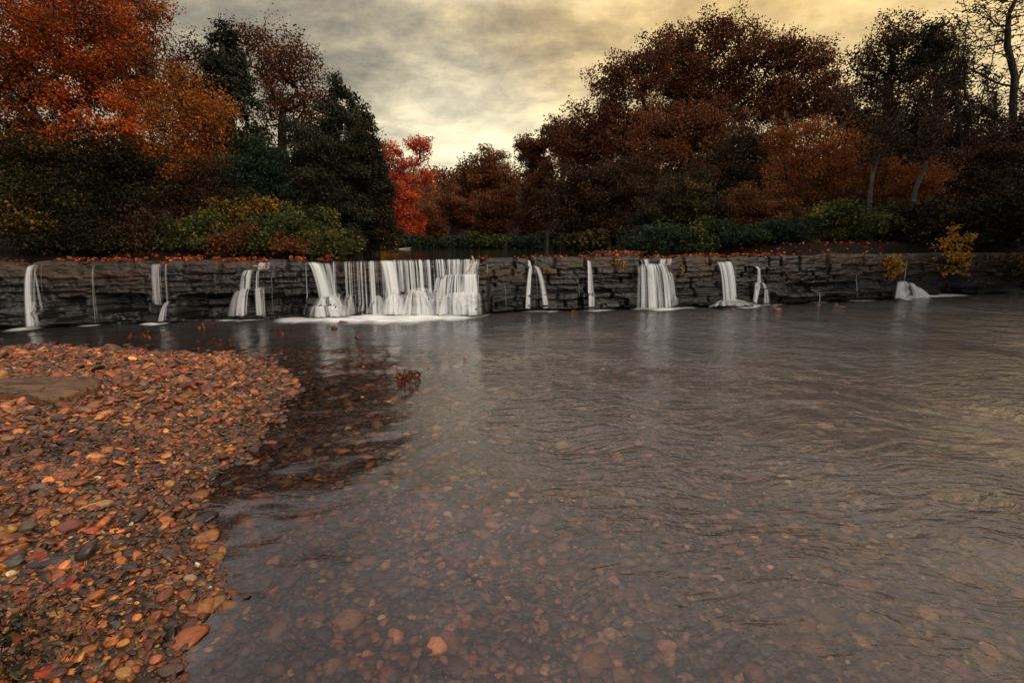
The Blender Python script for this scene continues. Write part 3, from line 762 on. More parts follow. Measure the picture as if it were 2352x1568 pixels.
for lo, hi, sp, s in ((1.2, 3.0, .024, .0125), (3.0, 5.0, .033, .0165), (5.0, 9.5, .046, .023), (9.5, 15, .12, .06)):
    p = jitgrid(-13, 1, 1.0, 10, sp, bars(lo, hi, -30, .5)); PTS.append(p); SZ.append(np.exp(R.normal(math.log(s), .42, len(p))))
    p = jitgrid(-13, 1, 1.0, 10, sp * 3.0, bars(lo, hi, -30, .28)); PTS.append(p); SZ.append(np.exp(R.normal(math.log(s * 2.1), .3, len(p))))
P2 = np.concatenate(PTS); SZ = np.clip(np.concatenate(SZ), .008, .085)
ZB = bed(P2[:, 0], P2[:, 1]) + SZ * R.uniform(-.05, .4, len(SZ))
ci = R.choice(len(PAL), len(P2), p=PW); CO = PAL[ci] * np.exp(R.normal(-.06, .45, (len(P2), 1)))
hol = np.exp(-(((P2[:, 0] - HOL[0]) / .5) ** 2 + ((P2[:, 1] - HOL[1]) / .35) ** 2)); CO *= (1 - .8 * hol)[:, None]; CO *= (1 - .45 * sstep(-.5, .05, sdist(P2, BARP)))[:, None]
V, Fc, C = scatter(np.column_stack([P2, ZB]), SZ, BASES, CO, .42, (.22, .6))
tag(mesh('gravel', V, Fc, STONE, None, True, {'col': C}), 'rust brown and tan gravel heaped as a bar on the left shore', 'gravel', kind='stuff')
PTS, SZ = [], []
for lo, hi, sp, s in ((1.2, 3.2, .036, .023), (3.2, 5.5, .055, .031), (5.5, 8.5, .10, .048)):
    def k(P, lo=lo, hi=hi):
        r = np.hypot(P[:, 0], P[:, 1]); return (r > lo) & (r < hi) & inview(P) & (sdist(P, BARP) > .0)
    p = jitgrid(-5, 8, 1.0, 9, sp, k); PTS.append(p); SZ.append(np.exp(R.normal(math.log(s), .42, len(p))))
P2 = np.concatenate(PTS); SZ = np.clip(np.concatenate(SZ), .01, .11)
ZB = bed(P2[:, 0], P2[:, 1]) + SZ * .1
ci = R.choice(len(PAL), len(P2), p=PW); CO = PAL[ci] * np.exp(R.normal(.15, .4, (len(P2), 1)))
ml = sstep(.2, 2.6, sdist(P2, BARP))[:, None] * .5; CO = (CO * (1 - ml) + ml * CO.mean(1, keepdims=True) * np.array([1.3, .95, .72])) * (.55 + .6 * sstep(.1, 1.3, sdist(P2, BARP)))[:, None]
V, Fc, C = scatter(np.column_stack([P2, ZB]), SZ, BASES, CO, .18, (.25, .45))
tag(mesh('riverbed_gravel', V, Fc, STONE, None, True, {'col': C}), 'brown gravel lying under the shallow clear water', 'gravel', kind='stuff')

# large single stones: px, py, width px, w/d ratio, flatness, colour, label
RUST, BRN, TAN, OCH, GRY, SLT, PALE, RED = (.22,.07,.025), (.12,.052,.025), (.33,.18,.08), (.42,.20,.045), (.13,.10,.07), (.045,.040,.033), (.60,.46,.26), (.17,.045,.022)
def stone(px, py, w, asp, fl, c, label, yaw=None, name='stone', group='larger stones on the gravel bar', zoff=0., seed=None, surf=None, cat='stone', sharp=.7):
    zb = 0.1
    for _ in range(4):
        p = at_z(px, py, zb); zb = float(bed(p[0], p[1])) if surf is None else surf
    a = w * p[1] / F * .5 * math.hypot(1, .0)
    V, Fc = lumpy(3, seed or int(px * 7 + py), sharp - .12)
    g = np.random.default_rng(int(px + py * 3))
    h = a * fl
    V = V * [a, a * asp, h]
    V = V @ rotz(np.array([yaw if yaw is not None else g.uniform(-.5, .5)]))[0].T
    V[:, 2] += V[:, 0] * g.normal(0, .06) + V[:, 1] * g.normal(0, .06)
    o = mesh(name, V, Fc, single_stone_mat('stone_rock', c), None, True, None, (float(p[0]), float(p[1]), zb + h * .55 + zoff))
    return tag(o, label, cat, group)
for s in [
 (147,1085,66,.55,.30,RUST,'long flat rust red stone lying level in the middle of the gravel bar'),
 (103,1088,24,.6,.5,(.42,.09,.02),'small bright orange stone just left of the long flat rust red stone'),
 (86,1110,54,.55,.35,GRY,'long grey brown oval stone on the gravel below the small bright orange stone'),
 (94,1128,33,.8,.6,BRN,'rounded brown stone touching the long grey brown oval stone'),
 (223,1092,20,.7,.8,PALE,'small pale cream block among brown gravel'),
 (272,1090,36,.7,.5,RUST,'angular orange brown stone right of the small pale cream block'),
 (353,1083,36,.7,.5,BRN,'brown wedge stone midway between gravel bar and water edge'),
 (387,1107,26,.85,.8,OCH,'rounded ochre stone close to the water edge'),
 (237,1152,42,.5,.5,TAN,'pale tan elongated stone on dark gravel'),
 (14,1208,42,.8,.7,OCH,'big smooth ochre stone cut by the left picture edge'),
 (158,1205,66,.8,.5,RED,'big rough brick red stone on the lower gravel bar'),
 (60,1203,46,.8,.6,(.11,.075,.05),'grey brown stone between the big ochre and the brick red stone'),
 (172,1035,32,.6,.45,(.36,.12,.03),'flat orange stone at the edge of the dark hollow in the gravel'),
 (294,1120,40,.5,.35,(.10,.085,.055),'flat olive grey stone with a pointed end on the gravel'),
 (194,936,46,.6,.4,(.26,.12,.05),'tan wedge shaped stone below the big flat slab'),
 (456,946,32,.7,.6,(.34,.12,.03),'orange wedge stone near the tip of the gravel bar'),
 (25,1284,62,.6,.35,(.07,.068,.045),'grey green slab stone at the left edge of the gravel'),
 (103,1283,88,.5,.28,SLT,'dark slate slab, largest dark stone on the lower gravel bar'),
 (200,1455,58,.6,.55,(.20,.07,.03),'squared brick like reddish stone in the lower gravel'),
 (228,1400,52,.5,.5,(.27,.10,.035),'long orange brown stone above the squared brick like stone'),
 (161,1392,40,.8,.7,(.10,.05,.028),'cracked dark brown stone left of the long orange brown stone'),
 (159,1484,30,.6,.6,OCH,'bright yellow ochre stone below the squared brick like stone'),
 (273,1542,58,.6,.6,(.33,.16,.045),'large yellow ochre boulder stone near the bottom picture edge'),
 (205,1553,28,1.,.8,(.38,.13,.025),'round orange stone left of the large yellow ochre boulder stone'),
 (431,1323,31,.8,.6,(.30,.19,.10),'pale tan oval stone at the shallow water edge'),
 (456,1338,26,.9,.7,(.27,.15,.06),'tan rounded stone touching the pale tan oval stone'),
 (275,1282,30,.8,.8,(.38,.12,.022),'cubic orange stone beside a dark flat stone'),
 (378,1262,36,.6,.5,(.26,.20,.13),'pale grey buff stone near the water edge'),
 (372,1403,35,.5,.4,(.30,.085,.03),'flat reddish orange oblong stone in the shallows'),
 (256,1430,38,.8,.5,(.06,.055,.04),'dark grey green stone right of the squared brick like stone'),
 (384,1533,68,.7,.35,(.10,.055,.03),'big flat brown stone just under water at the bottom edge'),
 (448,1292,17,.6,1.,(.75,.66,.48),'tiny white quartz stone in the shallows'),
 (290,1295,46,.6,.35,(.05,.04,.03),'dark flat brown stone right of the cubic orange stone'),
 (350,1508,34,.8,.6,(.30,.08,.03),'rounded reddish stone on the waterline near the bottom edge'),
 (4,856,26,.8,1.,OCH,'upright yellow ochre stone behind the big flat slab'),
]: stone(*s)
# stones under the water
for s in [(588,1187,34,.8,.4,(.30,.11,.045),'reddish split stone under the shallow water'),
 (880,1420,50,.6,.4,(.20,.10,.05),'rounded brown stone under water, lower middle'),
 (938,1412,46,.7,.4,(.17,.10,.055),'grey brown oval stone beside the rounded brown stone under water'),
 (800,1535,62,.6,.4,(.20,.12,.065),'large tan brown stone under water at the bottom edge'),
 (1155,1408,48,.6,.35,(.16,.085,.045),'brown slab stone under water in the bottom centre'),
 (1250,1498,54,.7,.35,(.13,.09,.055),'dull brown stone under water below the brown slab stone'),
 (905,1078,26,.6,.4,(.34,.16,.07),'orange tan stone glowing through the water in mid stream'),
 (1170,962,30,.5,.4,(.32,.18,.07),'pale tan stone under the glossy water in mid stream'),
 (1215,962,24,.5,.4,(.34,.17,.06),'tan stone right beside the pale tan stone in mid stream'),
 (700,1268,46,.7,.35,(.20,.09,.045),'reddish brown stone in a patch of shallow water'),
 (1390,1540,50,.7,.35,(.12,.08,.05),'brown stone in deep shade at the bottom right of centre')]:
    p0 = at_z(s[0], s[1], -.05)
    zb = min(float(bed(p0[0], p0[1])), -.05)
    stone(*s, group='stones under the clear water', surf=zb - .01, zoff=-.01)

# flat slab on the bar
def slab():
    zb = .14
    o2 = [(-120, 868), (-40, 857), (60, 853), (150, 850), (205, 851), (232, 858), (226, 869), (190, 884), (150, 893), (112, 900), (86, 899), (55, 891), (20, 886), (-60, 888)]
    P = np.array([at_z(a, b, zb + .09)[:2] for a, b in o2])
    # refine outline
    Q = []
    for i in range(len(P)):
        a, b = P[i], P[(i + 1) % len(P)]
        for k in range(8): Q.append(a + (b - a) * k / 8)
    Q = np.array(Q); c = Q.mean(0); n = len(Q)
    Q = Q + .03 * np.stack([fbm(Q[:, 0] * 5, Q[:, 1] * 5, 80), fbm(Q[:, 0] * 5, Q[:, 1] * 5, 83)], -1)
    V = []; prof = [(1.02, -.06), (1.03, -.01), (.995, .015), (1.01, .04), (1.0, .062), (.985, .078), (.95, .088), (.85, .092), (.65, .095), (.4, .097), (.15, .097)]
    for s_, h in prof:
        q = c + (Q - c) * s_
        e = h + .012 * fbm(q[:, 0] * 3, q[:, 1] * 6, 85) + .02 * (q[:, 0] - c[0]) * .2
        V.append(np.column_stack([q, zb + e]))
    V = np.concatenate(V); L = len(prof)
    i = np.arange(L * n).reshape(L, n); j = np.roll(i, -1, 1)
    Fq = np.stack([i[:-1], j[:-1], j[1:], i[1:]], -1).reshape(-1, 4)
    V = np.vstack([V, [[c[0], c[1], zb + .097]]]); k = len(V) - 1
    tri = np.stack([i[-1], j[-1], np.full(n, k)], -1)
    loc = np.array([c[0], c[1], zb])
    t = NT('slab_stone'); p = t.pos()
    nn = t.noise(t.mapping(p, (4, 11, 40)), 1, 8, .7, .6); n2 = t.noise(p, 30, 6)
    cr = t.ramp(t.noise(t.mapping(p, (2.2, 7, 6), (0, 0, .2)), 1, 5, .6, 1.2), [(.475, 0.), (.495, 1.), (.505, 1.), (.525, 0.)])
    col = t.ramp(nn, [(.3, (.05, .028, .014)), (.5, (.14, .068, .030)), (.75, (.22, .11, .05))])
    col = t.mix(t.math('MULTIPLY', cr, .8), col, (.012, .008, .005))
    m = t.done(t.bsdf(col, .55, t.bump(t.math('SUBTRACT', t.mix(.5, nn, n2), t.math('MULTIPLY', cr, .5)), 1., .03), .35))
    tag(mesh('stone_slab', V - loc, [Fq, tri], m, None, True, None, loc), 'big flat brown stone slab lying on the gravel bar', 'slab')
slab()

# stones and rock blocks at the foot of the dam: px, py, w, asp, fl, colour, label
DK = (.030, .025, .021)
for s in [
 (785,742,30,.7,.55,(.12,.045,.022),'reddish brown rock in the stream below the broad curtain, larger of two'),
 (769,754,18,.8,.8,(.08,.02,.012),'small dark red rock just left of the larger reddish brown rock'),
 (824,775,22,.8,.8,(.05,.014,.010),'dark maroon rock alone in the rippled stream'),
 (1162,712,22,.7,.6,(.20,.06,.035),'rusty rock at the dam foot below the hair thin trickle'),
 (1470,709,24,.7,.7,DK,'dark brown rock at the left foot of the bell shaped fall'),
 (1508,715,24,.6,.5,(.05,.032,.022),'dark flat rock in the foam before the bell shaped fall'),
 (1540,703,14,.7,.6,(.10,.09,.08),'small grey rock at the right foot of the bell shaped fall'),
 (1688,722,18,.8,.6,(.12,.07,.05),'pale pinkish rock in the stream before the leaning fall'),
 (1750,712,18,.7,.5,DK,'dark small rock at the foam of the narrow stepped fall'),
 (1776,714,20,.7,.5,(.09,.045,.03),'brown low rock right of the narrow stepped fall'),
 (1786,722,28,.7,.5,(.15,.045,.02),'bright orange brown rock standing in dark water'),
 (1930,720,34,.6,.4,(.09,.05,.03),'tan rock with a pale rim in dark water, largest on the right'),
 (1880,711,14,.8,.7,(.11,.04,.02),'little orange rock below the short trickle'),
 (1921,709,10,.8,.7,(.11,.04,.02),'tiny orange rock behind the tan rock with a pale rim'),
 (2110,694,44,.4,.25,DK,'thin dark flat rock in the foam of the corner fan'),
 (3,770,20,.8,.5,DK,'dark wet rock at the left picture edge in the stream'),
]: stone(*s, group='rocks in the stream below the dam', surf=-.03, cat='rock', name='rock', sharp=.42)
for px, py, w, asp, fl, label in [
 (590,727,112,.35,.24,'flat dark block in the water under the two step fall'),
 (672,727,62,.45,.26,'low wet block left of the broad curtain'),
 (435,722,80,.5,.5,'dark grey hump backed boulder at the dam foot, left part'),
 (300,722,86,.5,.45,'black wet boulder between the faint thread and the thin bent fall'),
 (1170,708,80,.4,.4,'black jagged boulder at the right foot of the broad curtain'),
 (1290,708,90,.4,.35,'dark boulder between the two legged fall and the single column'),
 (1420,706,80,.4,.4,'dark boulder between the single column and the bell shaped fall'),
 (1620,704,72,.4,.35,'low dark boulder left of the leaning fall'),
 (1850,698,110,.35,.25,'long low black boulder under the right hand ledge')]:
    stone(px, py - 2, w, asp, fl, (.030,.026,.023), label, yaw=0., name='boulder', group='boulders at the dam foot', surf=-.05, cat='boulder', sharp=.55)

# ------------------------------------------------------------------ leaves
def leaf_quads(C, size, g, up=.3, asp=.62, along=None):
    n = len(C)
    N = g.normal(0, 1, (n, 3)); N[:, 2] = np.abs(N[:, 2]) + up; N /= np.linalg.norm(N, axis=1, keepdims=True)
    T = g.normal(0, 1, (n, 3)) if along is None else along + g.normal(0, .45, (n, 3))
    T -= N * (T * N).sum(1, keepdims=True); T /= np.linalg.norm(T, axis=1, keepdims=True) + 1e-9
    B = np.cross(N, T); s = (size * g.uniform(.6, 1.35, n))[:, None]
    c = g.uniform(-.15, .3, n)[:, None]
    V = np.stack([C - T * s * .5, C + B * s * asp * .5 + N * s * c, C + T * s * .5 - N * s * .1, C - B * s * asp * .5 + N * s * c], 1).reshape(-1, 3)
    return V, np.arange(4 * n).reshape(n, 4)

def skeleton(g, trunk, targets, up=.25, step=.5, jit=.06, droop=0., limbs=()):
    pos = [np.asarray(p, float) for p in trunk]; par = [-1] + list(range(len(trunk) - 1))
    chains = [list(range(len(trunk)))]; ORD = []
    for lb in limbs:
        lb = np.asarray(lb, float); k = int(np.argmin(np.linalg.norm(np.array(pos) - lb[0], axis=1))); ch = [k]
        for a, b in zip(lb[:-1], lb[1:]):
            m = max(1, int(np.linalg.norm(b - a) / .4))
            for q in range(1, m + 1): pos.append(a + (b - a) * q / m + g.normal(0, .03, 3)); par.append(ch[-1]); ch.append(len(pos) - 1)
        chains.append(ch)
    top = np.asarray(trunk[-1]); n0 = max(1, int(len(trunk) * .35))
    ordr = np.argsort(np.linalg.norm((targets - top) * [1, 1, .8], axis=1))
    for ti in ordr:
        ORD.append(ti); t = targets[ti]; A = np.array(pos[n0:])
        d = np.linalg.norm(A - t, axis=1) + .9 * np.clip(A[:, 2] - t[2] + .1, 0, None) * (1 if droop == 0 else .3)
        k = int(np.argmin(d)) + n0; p = pos[k]; L = np.linalg.norm(t - p)
        m = max(2, int(L / step)); ch = [k]
        side = g.normal(0, 1, 3) * jit * L
        for q in range(1, m + 1):
            w = q / m; s_ = math.sin(w * math.pi)
            x = p + (t - p) * w + s_ * (side + np.array([0, 0, (up if droop == 0 else -droop) * L * .35]))
            pos.append(x); par.append(ch[-1]); ch.append(len(pos) - 1)
        chains.append(ch)
    return np.array(pos), np.array(par), chains, ORD

def build_tree(name, label, cat, group, base, trunk, targets, kind, rtrunk, leaves, lsize, sig, seed, bark=BARK, up=.25, droop=0., asp=.62,
               clump=.55, limbs=(), rexp=.5, bias=0., tbias=None):
    g = np.random.default_rng(seed)
    base = np.asarray(base, float)
    pos, par, chains, ORD = skeleton(g, trunk, targets, up, droop=droop, limbs=limbs)
    cnt = np.zeros(len(pos)); 
    for ch in chains[1:]: cnt[ch[-1]] += 1
    for i in range(len(pos) - 1, 0, -1):
        if par[i] >= 0: cnt[par[i]] += cnt[i]
    n = max(1, len(targets)); r = rtrunk * np.maximum(cnt, .5) ** rexp / n ** rexp
    r = np.maximum(r, .021 if limbs else rtrunk * .035)
    if name == 'tree': leaves = int(leaves * (2.6 if kind in ('flame', 'orange') else 1.9)); lsize *= (.62 if kind in ('flame', 'orange') else .72); sig *= .66
    if name == 'cedar_tree': leaves = int(leaves * 1.3); lsize *= .9
    e = empty(name, base, label, cat, group)
    tr, br = Tubes(), Tubes()
    c0 = chains[0]; rr = r[c0] * (1 + .5 * np.exp(-np.arange(len(c0)) * .9)); tr.add(pos[c0], rr, 8)
    for ch in chains[1:]:
        q = r[ch].copy(); q[0] = min(q[0], q[1] * 1.3); q[-1] *= .5
        br.add(pos[ch], q, 5 if q[1] > .03 else 3)
    if limbs: tr.build('trunk', bark, e, base); br.build('branches', bark, e, base)
    else:
        for k_ in ('V', 'A'): getattr(tr, k_).extend(getattr(br, k_))
        tr.F.extend([q_ + tr.n for q_ in br.F]); tr.build('trunk', bark, e, base)
    if leaves:
        C, RN, AL = [], [], []
        per = leaves // n
        for ic, ch in enumerate(chains[1 + len(limbs):]):
            Pc = pos[ch]; L = np.linalg.norm(Pc[-1] - Pc[0])
            k = max(4, int(per * g.uniform(.4, 1.6)))
            w = 1 - g.random(k) ** 1.4 * min(.9, 1.6 * sig / (L + .1) + (.75 if droop else .15))
            w = np.clip(w, 0, 1) * (len(ch) - 1); i0 = np.minimum(w.astype(int), len(ch) - 2); fr = (w - i0)[:, None]
            c = Pc[i0] * (1 - fr) + Pc[i0 + 1] * fr
            C.append(c + np.clip(g.normal(0, 1, (k, 3)), -1.5, 1.5) * sig * np.array([1, 1, .62]))
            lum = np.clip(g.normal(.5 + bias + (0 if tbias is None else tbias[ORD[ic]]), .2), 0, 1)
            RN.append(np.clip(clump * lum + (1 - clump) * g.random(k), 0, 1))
            dd = (Pc[-1] - Pc[0]) / (L + 1e-6); AL.append(np.repeat(dd[None], k, 0))
        C = np.concatenate(C); V, Fq = leaf_quads(C, lsize, g, .3, asp, np.concatenate(AL) if asp < .5 else None)
        mesh('crown', V - base, Fq, LM[kind], e, False, {'rnd': np.repeat(np.concatenate(RN), 4)})
    return e

SEED = [1000]; LB = []
def ell_targets(g, ells, Y, n, thick=.8):
    """crown lobes given as image ellipses at a depth -> points in 3-D lobes"""
    ar = np.array([e[2] * e[3] for e in ells], float); ks = np.maximum(3, (n * ar / ar.sum()).astype(int)); out = []
    for (px, py, rx, ry, *dy), k in zip(ells, ks):
        yy = Y + (dy[0] if dy else 0)
        c = at_y(px, py, yy); sc = yy / F
        v = g.normal(0, 1, (k, 3)); v /= np.linalg.norm(v, axis=1, keepdims=True)
        v *= (g.random(k) ** .45 * g.uniform(.7, 1.35, k))[:, None]
        if sc * rx < 1.2: v *= g.uniform(.8, 1.45, k)[:, None]
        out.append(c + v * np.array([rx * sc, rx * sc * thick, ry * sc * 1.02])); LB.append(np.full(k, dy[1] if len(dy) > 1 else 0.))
    return np.concatenate(out)
def tree(label, Y, bpx, ells, kind, n=120, leaves=9000, lsize=.13, sig=.35, rtrunk=.16, fork=None, lean=0, name='tree', cat='tree', group='trees on the left bank', thick=.8, **kw):
    SEED[0] += 1; g = np.random.default_rng(SEED[0])
    b = at_y(bpx, 560, Y); b[2] = float(terrain(b[:1], b[1:2])[0]) - .05
    LB.clear(); tg = ell_targets(g, ells, Y, int(n * (1.45 if name == 'tree' else 1)), thick); lb = np.concatenate(LB)
    kp = tg[:, 2] > b[2] + .15; tg = tg[kp]; lb = lb[kp]
    cen = tg.mean(0)
    if fork is None:
        zt = b[2] + (np.percentile(tg[:, 2], 65) - b[2]); tp = np.array([b[0] * .35 + cen[0] * .65, cen[1], zt])
    else: tp = at_y(*fork, Y)
    m = max(4, int((tp[2] - b[2]) / .5)); w = np.linspace(0, 1, m)[:, None]
    tk = b + (tp - b) * w + np.stack([.12 * np.sin(w[:, 0] * 5 + g.uniform(0, 6)), .1 * np.sin(w[:, 0] * 4), 0 * w[:, 0]], -1) * np.minimum(1, w * 3) * min(1, (tp[2] - b[2]) / 4)
    return build_tree(name, label, cat, group, b, tk, tg, kind, rtrunk, leaves, lsize, sig, SEED[0] + 5000, tbias=lb, **kw)
def conifer(label, Y, bpx, tip, hw, low, kind='cedar', n=170, leaves=15000, lsize=.17, sig=.16, rtrunk=.15, group='trees on the left bank', power=.8):
    SEED[0] += 1; g = np.random.default_rng(SEED[0])
    b = at_y(bpx, 560, Y); b[2] = float(terrain(b[:1], b[1:2])[0]) - .05
    tp = at_y(*tip, Y); zl = at_y(bpx, low, Y)[2]; rw = hw * Y / F
    w = g.random(n) ** .62
    z = tp[2] - (tp[2] - zl) * w
    rad = rw * w ** power * g.uniform(.45, 1.08, n) + .06; an = g.uniform(0, 6.283, n)
    cx = b[0] + (tp[0] - b[0]) * ((z - b[2]) / (tp[2] - b[2])); cy = b[1]
    tg = np.stack([cx + rad * np.cos(an), cy + rad * np.sin(an), z + .10 * rad], -1)
    m = 22; w = np.linspace(0, 1, m)[:, None]; tk = b + (tp - b) * w
    return build_tree('cedar_tree', label, 'cedar', group, b, tk, tg, kind, rtrunk, leaves, lsize, sig, SEED[0] + 5000, droop=.22, asp=.34, clump=.5)
def shrub(label, Y, bpx, ells, kind, n=60, leaves=5000, lsize=.085, sig=.16, group='shrubs along the left bank', **kw):
    q = np.random.default_rng(int(bpx * 3 + Y * 10)); ells = list(ells)
    for e_ in list(ells): ells.append((e_[0] + q.uniform(-1.1, 1.1) * e_[2], e_[1] - q.uniform(.5, 1.35) * e_[3], e_[2] * q.uniform(.15, .4), e_[3] * q.uniform(.25, .5)))
    return tree(label, Y, bpx, ells, kind, int(n * 1.7), leaves, lsize, sig, .035, name='shrub', cat='shrub', group=group, fork=None, **kw)

# ---- left bank
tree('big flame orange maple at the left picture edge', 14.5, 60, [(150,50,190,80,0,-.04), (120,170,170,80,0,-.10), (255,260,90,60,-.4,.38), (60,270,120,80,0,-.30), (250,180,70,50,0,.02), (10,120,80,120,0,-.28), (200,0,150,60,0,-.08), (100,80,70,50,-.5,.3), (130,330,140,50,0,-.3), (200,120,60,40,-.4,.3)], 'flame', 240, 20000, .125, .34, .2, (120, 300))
tree('tall dark rust tree with a rounded outline against the sky behind the flame orange maple', 19, 285, [(300,60,82,110), (330,130,55,70), (260,150,80,80), (300,-60,80,70)], 'copper', 150, 9500, .14, .42, .2, (300, 200))
tree('golden orange tree leaning right in front of the tall dark cedar', 15.5, 440, [(425,215,80,50), (475,270,55,45), (400,290,80,60), (450,350,60,50), (360,360,80,50), (505,250,25,18)], 'orange', 150, 8500, .12, .36, .12, (430, 360), clump=.6)
tree('thin twiggy brown tree with few leaves between rust tree and cedar top', 21, 430, [(430,140,45,50), (455,120,40,40), (410,190,45,60), (460,200,50,50)], 'brown', 150, 2600, .13, .3, .12, (430, 260))
conifer('tallest dark cedar with a ragged pointed top on the left bank', 17.5, 565, (510, 22), 125, 545, n=240, leaves=24000, lsize=.18)
tree('rust brown twiggy tree rising between two cedars', 21, 660, [(640,130,60,60), (690,130,45,55), (600,80,40,40), (660,230,90,80), (740,200,45,50), (720,290,80,70), (560,70,30,30)], 'rust', 260, 7500, .14, .38, .18, (660, 250))
conifer('second dark cedar with a blunt stepped top nearest the gap in the trees', 18, 790, (775, 175), 118, 560, n=230, leaves=22000, lsize=.18, power=.7)
conifer('small cedar spire peeking out behind the second cedar', 19.5, 845, (838, 232), 52, 560, n=120, leaves=9000, lsize=.16, power=.6)
tree('dark leafy tree filling the space under the tallest cedar', 16, 620, [(610,420,70,80), (560,450,70,70), (650,480,60,60), (600,360,50,50)], 'pine', 130, 14000, .11, .26, .1, clump=.6, bias=-.1)
tree('dark mass of cedar boughs above the shrubs near the gap', 16.6, 740, [(740,420,90,90), (790,460,60,80), (710,350,60,60), (820,380,50,80)], 'cedar', 150, 17000, .14, .26, .12, asp=.4)
tree('vine hung olive tree column at the right end of the left bank', 17, 862, [(865,400,34,60), (870,480,38,60), (850,340,30,40), (885,540,26,30), (835,500,30,60), (880,430,26,60)], 'dark', 130, 15000, .11, .22, .1, clump=.45, bias=.15)
tree('dark understorey tree with scattered yellow leaves at left edge', 13.6, 90, [(90,400,120,80), (30,470,80,80), (160,460,80,70), (90,330,120,50)], 'olive', 140, 9000, .10, .34, .09, clump=.5, bias=-.08)
tree('dark thicket tree with few orange leaves below the flame orange maple', 14.4, 250, [(260,420,100,70), (230,500,100,60), (330,470,70,60), (290,350,90,40)], 'dark', 150, 12000, .11, .3, .09, clump=.45)
tree('bare twigged brown tree with orange tufts below the golden orange tree', 15, 420, [(430,440,80,60), (380,500,70,50), (480,420,60,60), (440,520,50,40)], 'brown', 170, 6500, .10, .28, .08)
shrub('olive yellow shrub hanging over the left end of the dam', 13.1, 40, [(40,490,80,50), (90,520,60,35), (20,440,60,40)], 'olive', 80, 5000, .09, .22, bias=.08)
shrub('dark green shrub with bare stems behind leaf covered ground', 13.2, 170, [(170,540,80,32), (230,530,60,35), (120,555,50,20)], 'dark', 70, 5000, .08, .18)
shrub('brown twig shrub over red fallen leaves', 13.4, 310, [(310,535,65,35), (350,510,50,40), (280,555,50,20)], 'brown', 90, 2600, .08, .18)
shrub('lush green shrub with yellow tips nearest the left of the clump', 13.8, 440, [(430,540,55,36), (470,525,40,40), (400,555,35,20)], 'green', 80, 8000, .085, .15, bias=.1)
shrub('golden sprigged shrub topped by yellow leaves above the green clump', 14.6, 560, [(560,480,55,28), (600,470,40,22), (530,500,40,30), (590,500,60,30)], 'olive', 80, 6000, .09, .16, bias=.28)
shrub('bright green rounded shrub in the middle of the clump', 14., 600, [(590,545,60,34), (640,530,40,35), (560,560,40,18)], 'green', 80, 8500, .08, .14, bias=.15)
shrub('russet shrub squeezed between two green shrubs', 13.6, 530, [(520,555,34,26), (545,540,30,30), (660,560,36,20)], 'copper', 60, 4000, .075, .13)
shrub('deep green shrub under the dark cedar boughs', 14.6, 700, [(690,525,50,30), (730,515,40,30), (670,505,30,25)], 'green', 70, 7000, .085, .15)
shrub('yellow green low shrub at the right of the clump by the water', 14.2, 745, [(740,560,50,24), (780,555,40,26), (710,555,35,26)], 'green', 80, 7500, .075, .13, bias=.25)
shrub('last dark shrub of the left bank trailing into the pond', 15.2, 808, [(805,565,22,20), (820,550,20,30)], 'dark', 40, 3500, .08, .13, bias=.2)

# ---- centre distance
g1 = 'trees around the far end of the pond'
tree('bright crimson tree in the gap, branching wide against pale sky', 45, 930, [(960,325,32,16), (978,340,18,18), (910,342,22,18), (888,352,16,24), (940,372,36,14), (985,398,24,14), (955,415,34,12), (905,392,22,22), (930,440,36,26), (930,408,14,14)], 'crimson', 260, 5200, .24, .36, .28, (938, 420), bark=BARKP, group=g1, clump=.6, bias=.12)
tree('lower crimson orange tree standing in front of the crimson tree', 42, 935, [(930,470,32,42), (940,520,38,38), (915,510,22,40), (930,550,30,14)], 'crimson', 90, 9000, .26, .5, .16, group=g1, bias=-.08)
tree('pale copper leafless looking tree beside the lower crimson orange tree', 44, 985, [(985,520,30,40), (1000,545,30,20), (975,490,22,25)], 'copper', 80, 4500, .24, .5, .12, group=g1)
tree('broad orange brown tree right of the gap, first of the right hand slope', 56, 1100, [(1090,400,34,40), (1130,390,45,40), (1110,440,55,40), (1075,425,25,28), (1160,430,30,40)], 'copper', 130, 12000, .34, .7, .3, group=g1)
tree('pale twig crowned tree poking above the broad orange brown tree', 62, 1140, [(1140,358,40,18), (1120,365,30,14), (1160,362,20,16)], 'copper', 90, 700, .3, .5, .2, group=g1)
tree('thin crowned tree with sky showing through left of the big oaks', 50, 1215, [(1215,335,22,26), (1240,345,30,28), (1205,360,20,20), (1235,390,34,34)], 'rust', 100, 5000, .28, .5, .25, group=g1, bias=.1)
tree('second thin crowned tree tucked against the oak slope', 47, 1285, [(1275,305,28,26), (1310,300,34,24), (1300,345,40,34), (1330,330,30,34)], 'rust', 110, 6500, .27, .5, .25, group=g1)
tree('maroon spreading tree low over the far water', 46, 1040, [(1045,475,42,26), (1020,490,30,22), (1070,500,34,26)], 'rust', 90, 6500, .25, .5, .16, group=g1)
tree('brown orange tree behind a straight pale trunk', 48, 1150, [(1150,480,50,40), (1130,520,45,30), (1180,470,40,40), (1110,470,34,30)], 'copper', 120, 11000, .28, .6, .2, group=g1, bias=-.12)
tree('russet tree with a thin light stem below the thin crowned trees', 40, 1235, [(1235,450,45,50), (1215,510,40,40), (1260,420,40,45), (1245,545,35,20)], 'rust', 130, 11000, .24, .5, .16, bark=BARKP, group=g1, bias=.05)
tree('tall pale bare trunk standing among brown trees across the pond', 44, 1203, [(1200,430,12,14)], 'brown', 8, 200, .2, .3, .22, (1200, 425), bark=BARKP, group=g1, cat='tree')
shrub('small golden bush hanging over the pond at the gap', 30, 887, [(890,556,20,8), (880,560,18,7)], 'yellow', 40, 2200, .17, .2, group='bushes along the far shore')
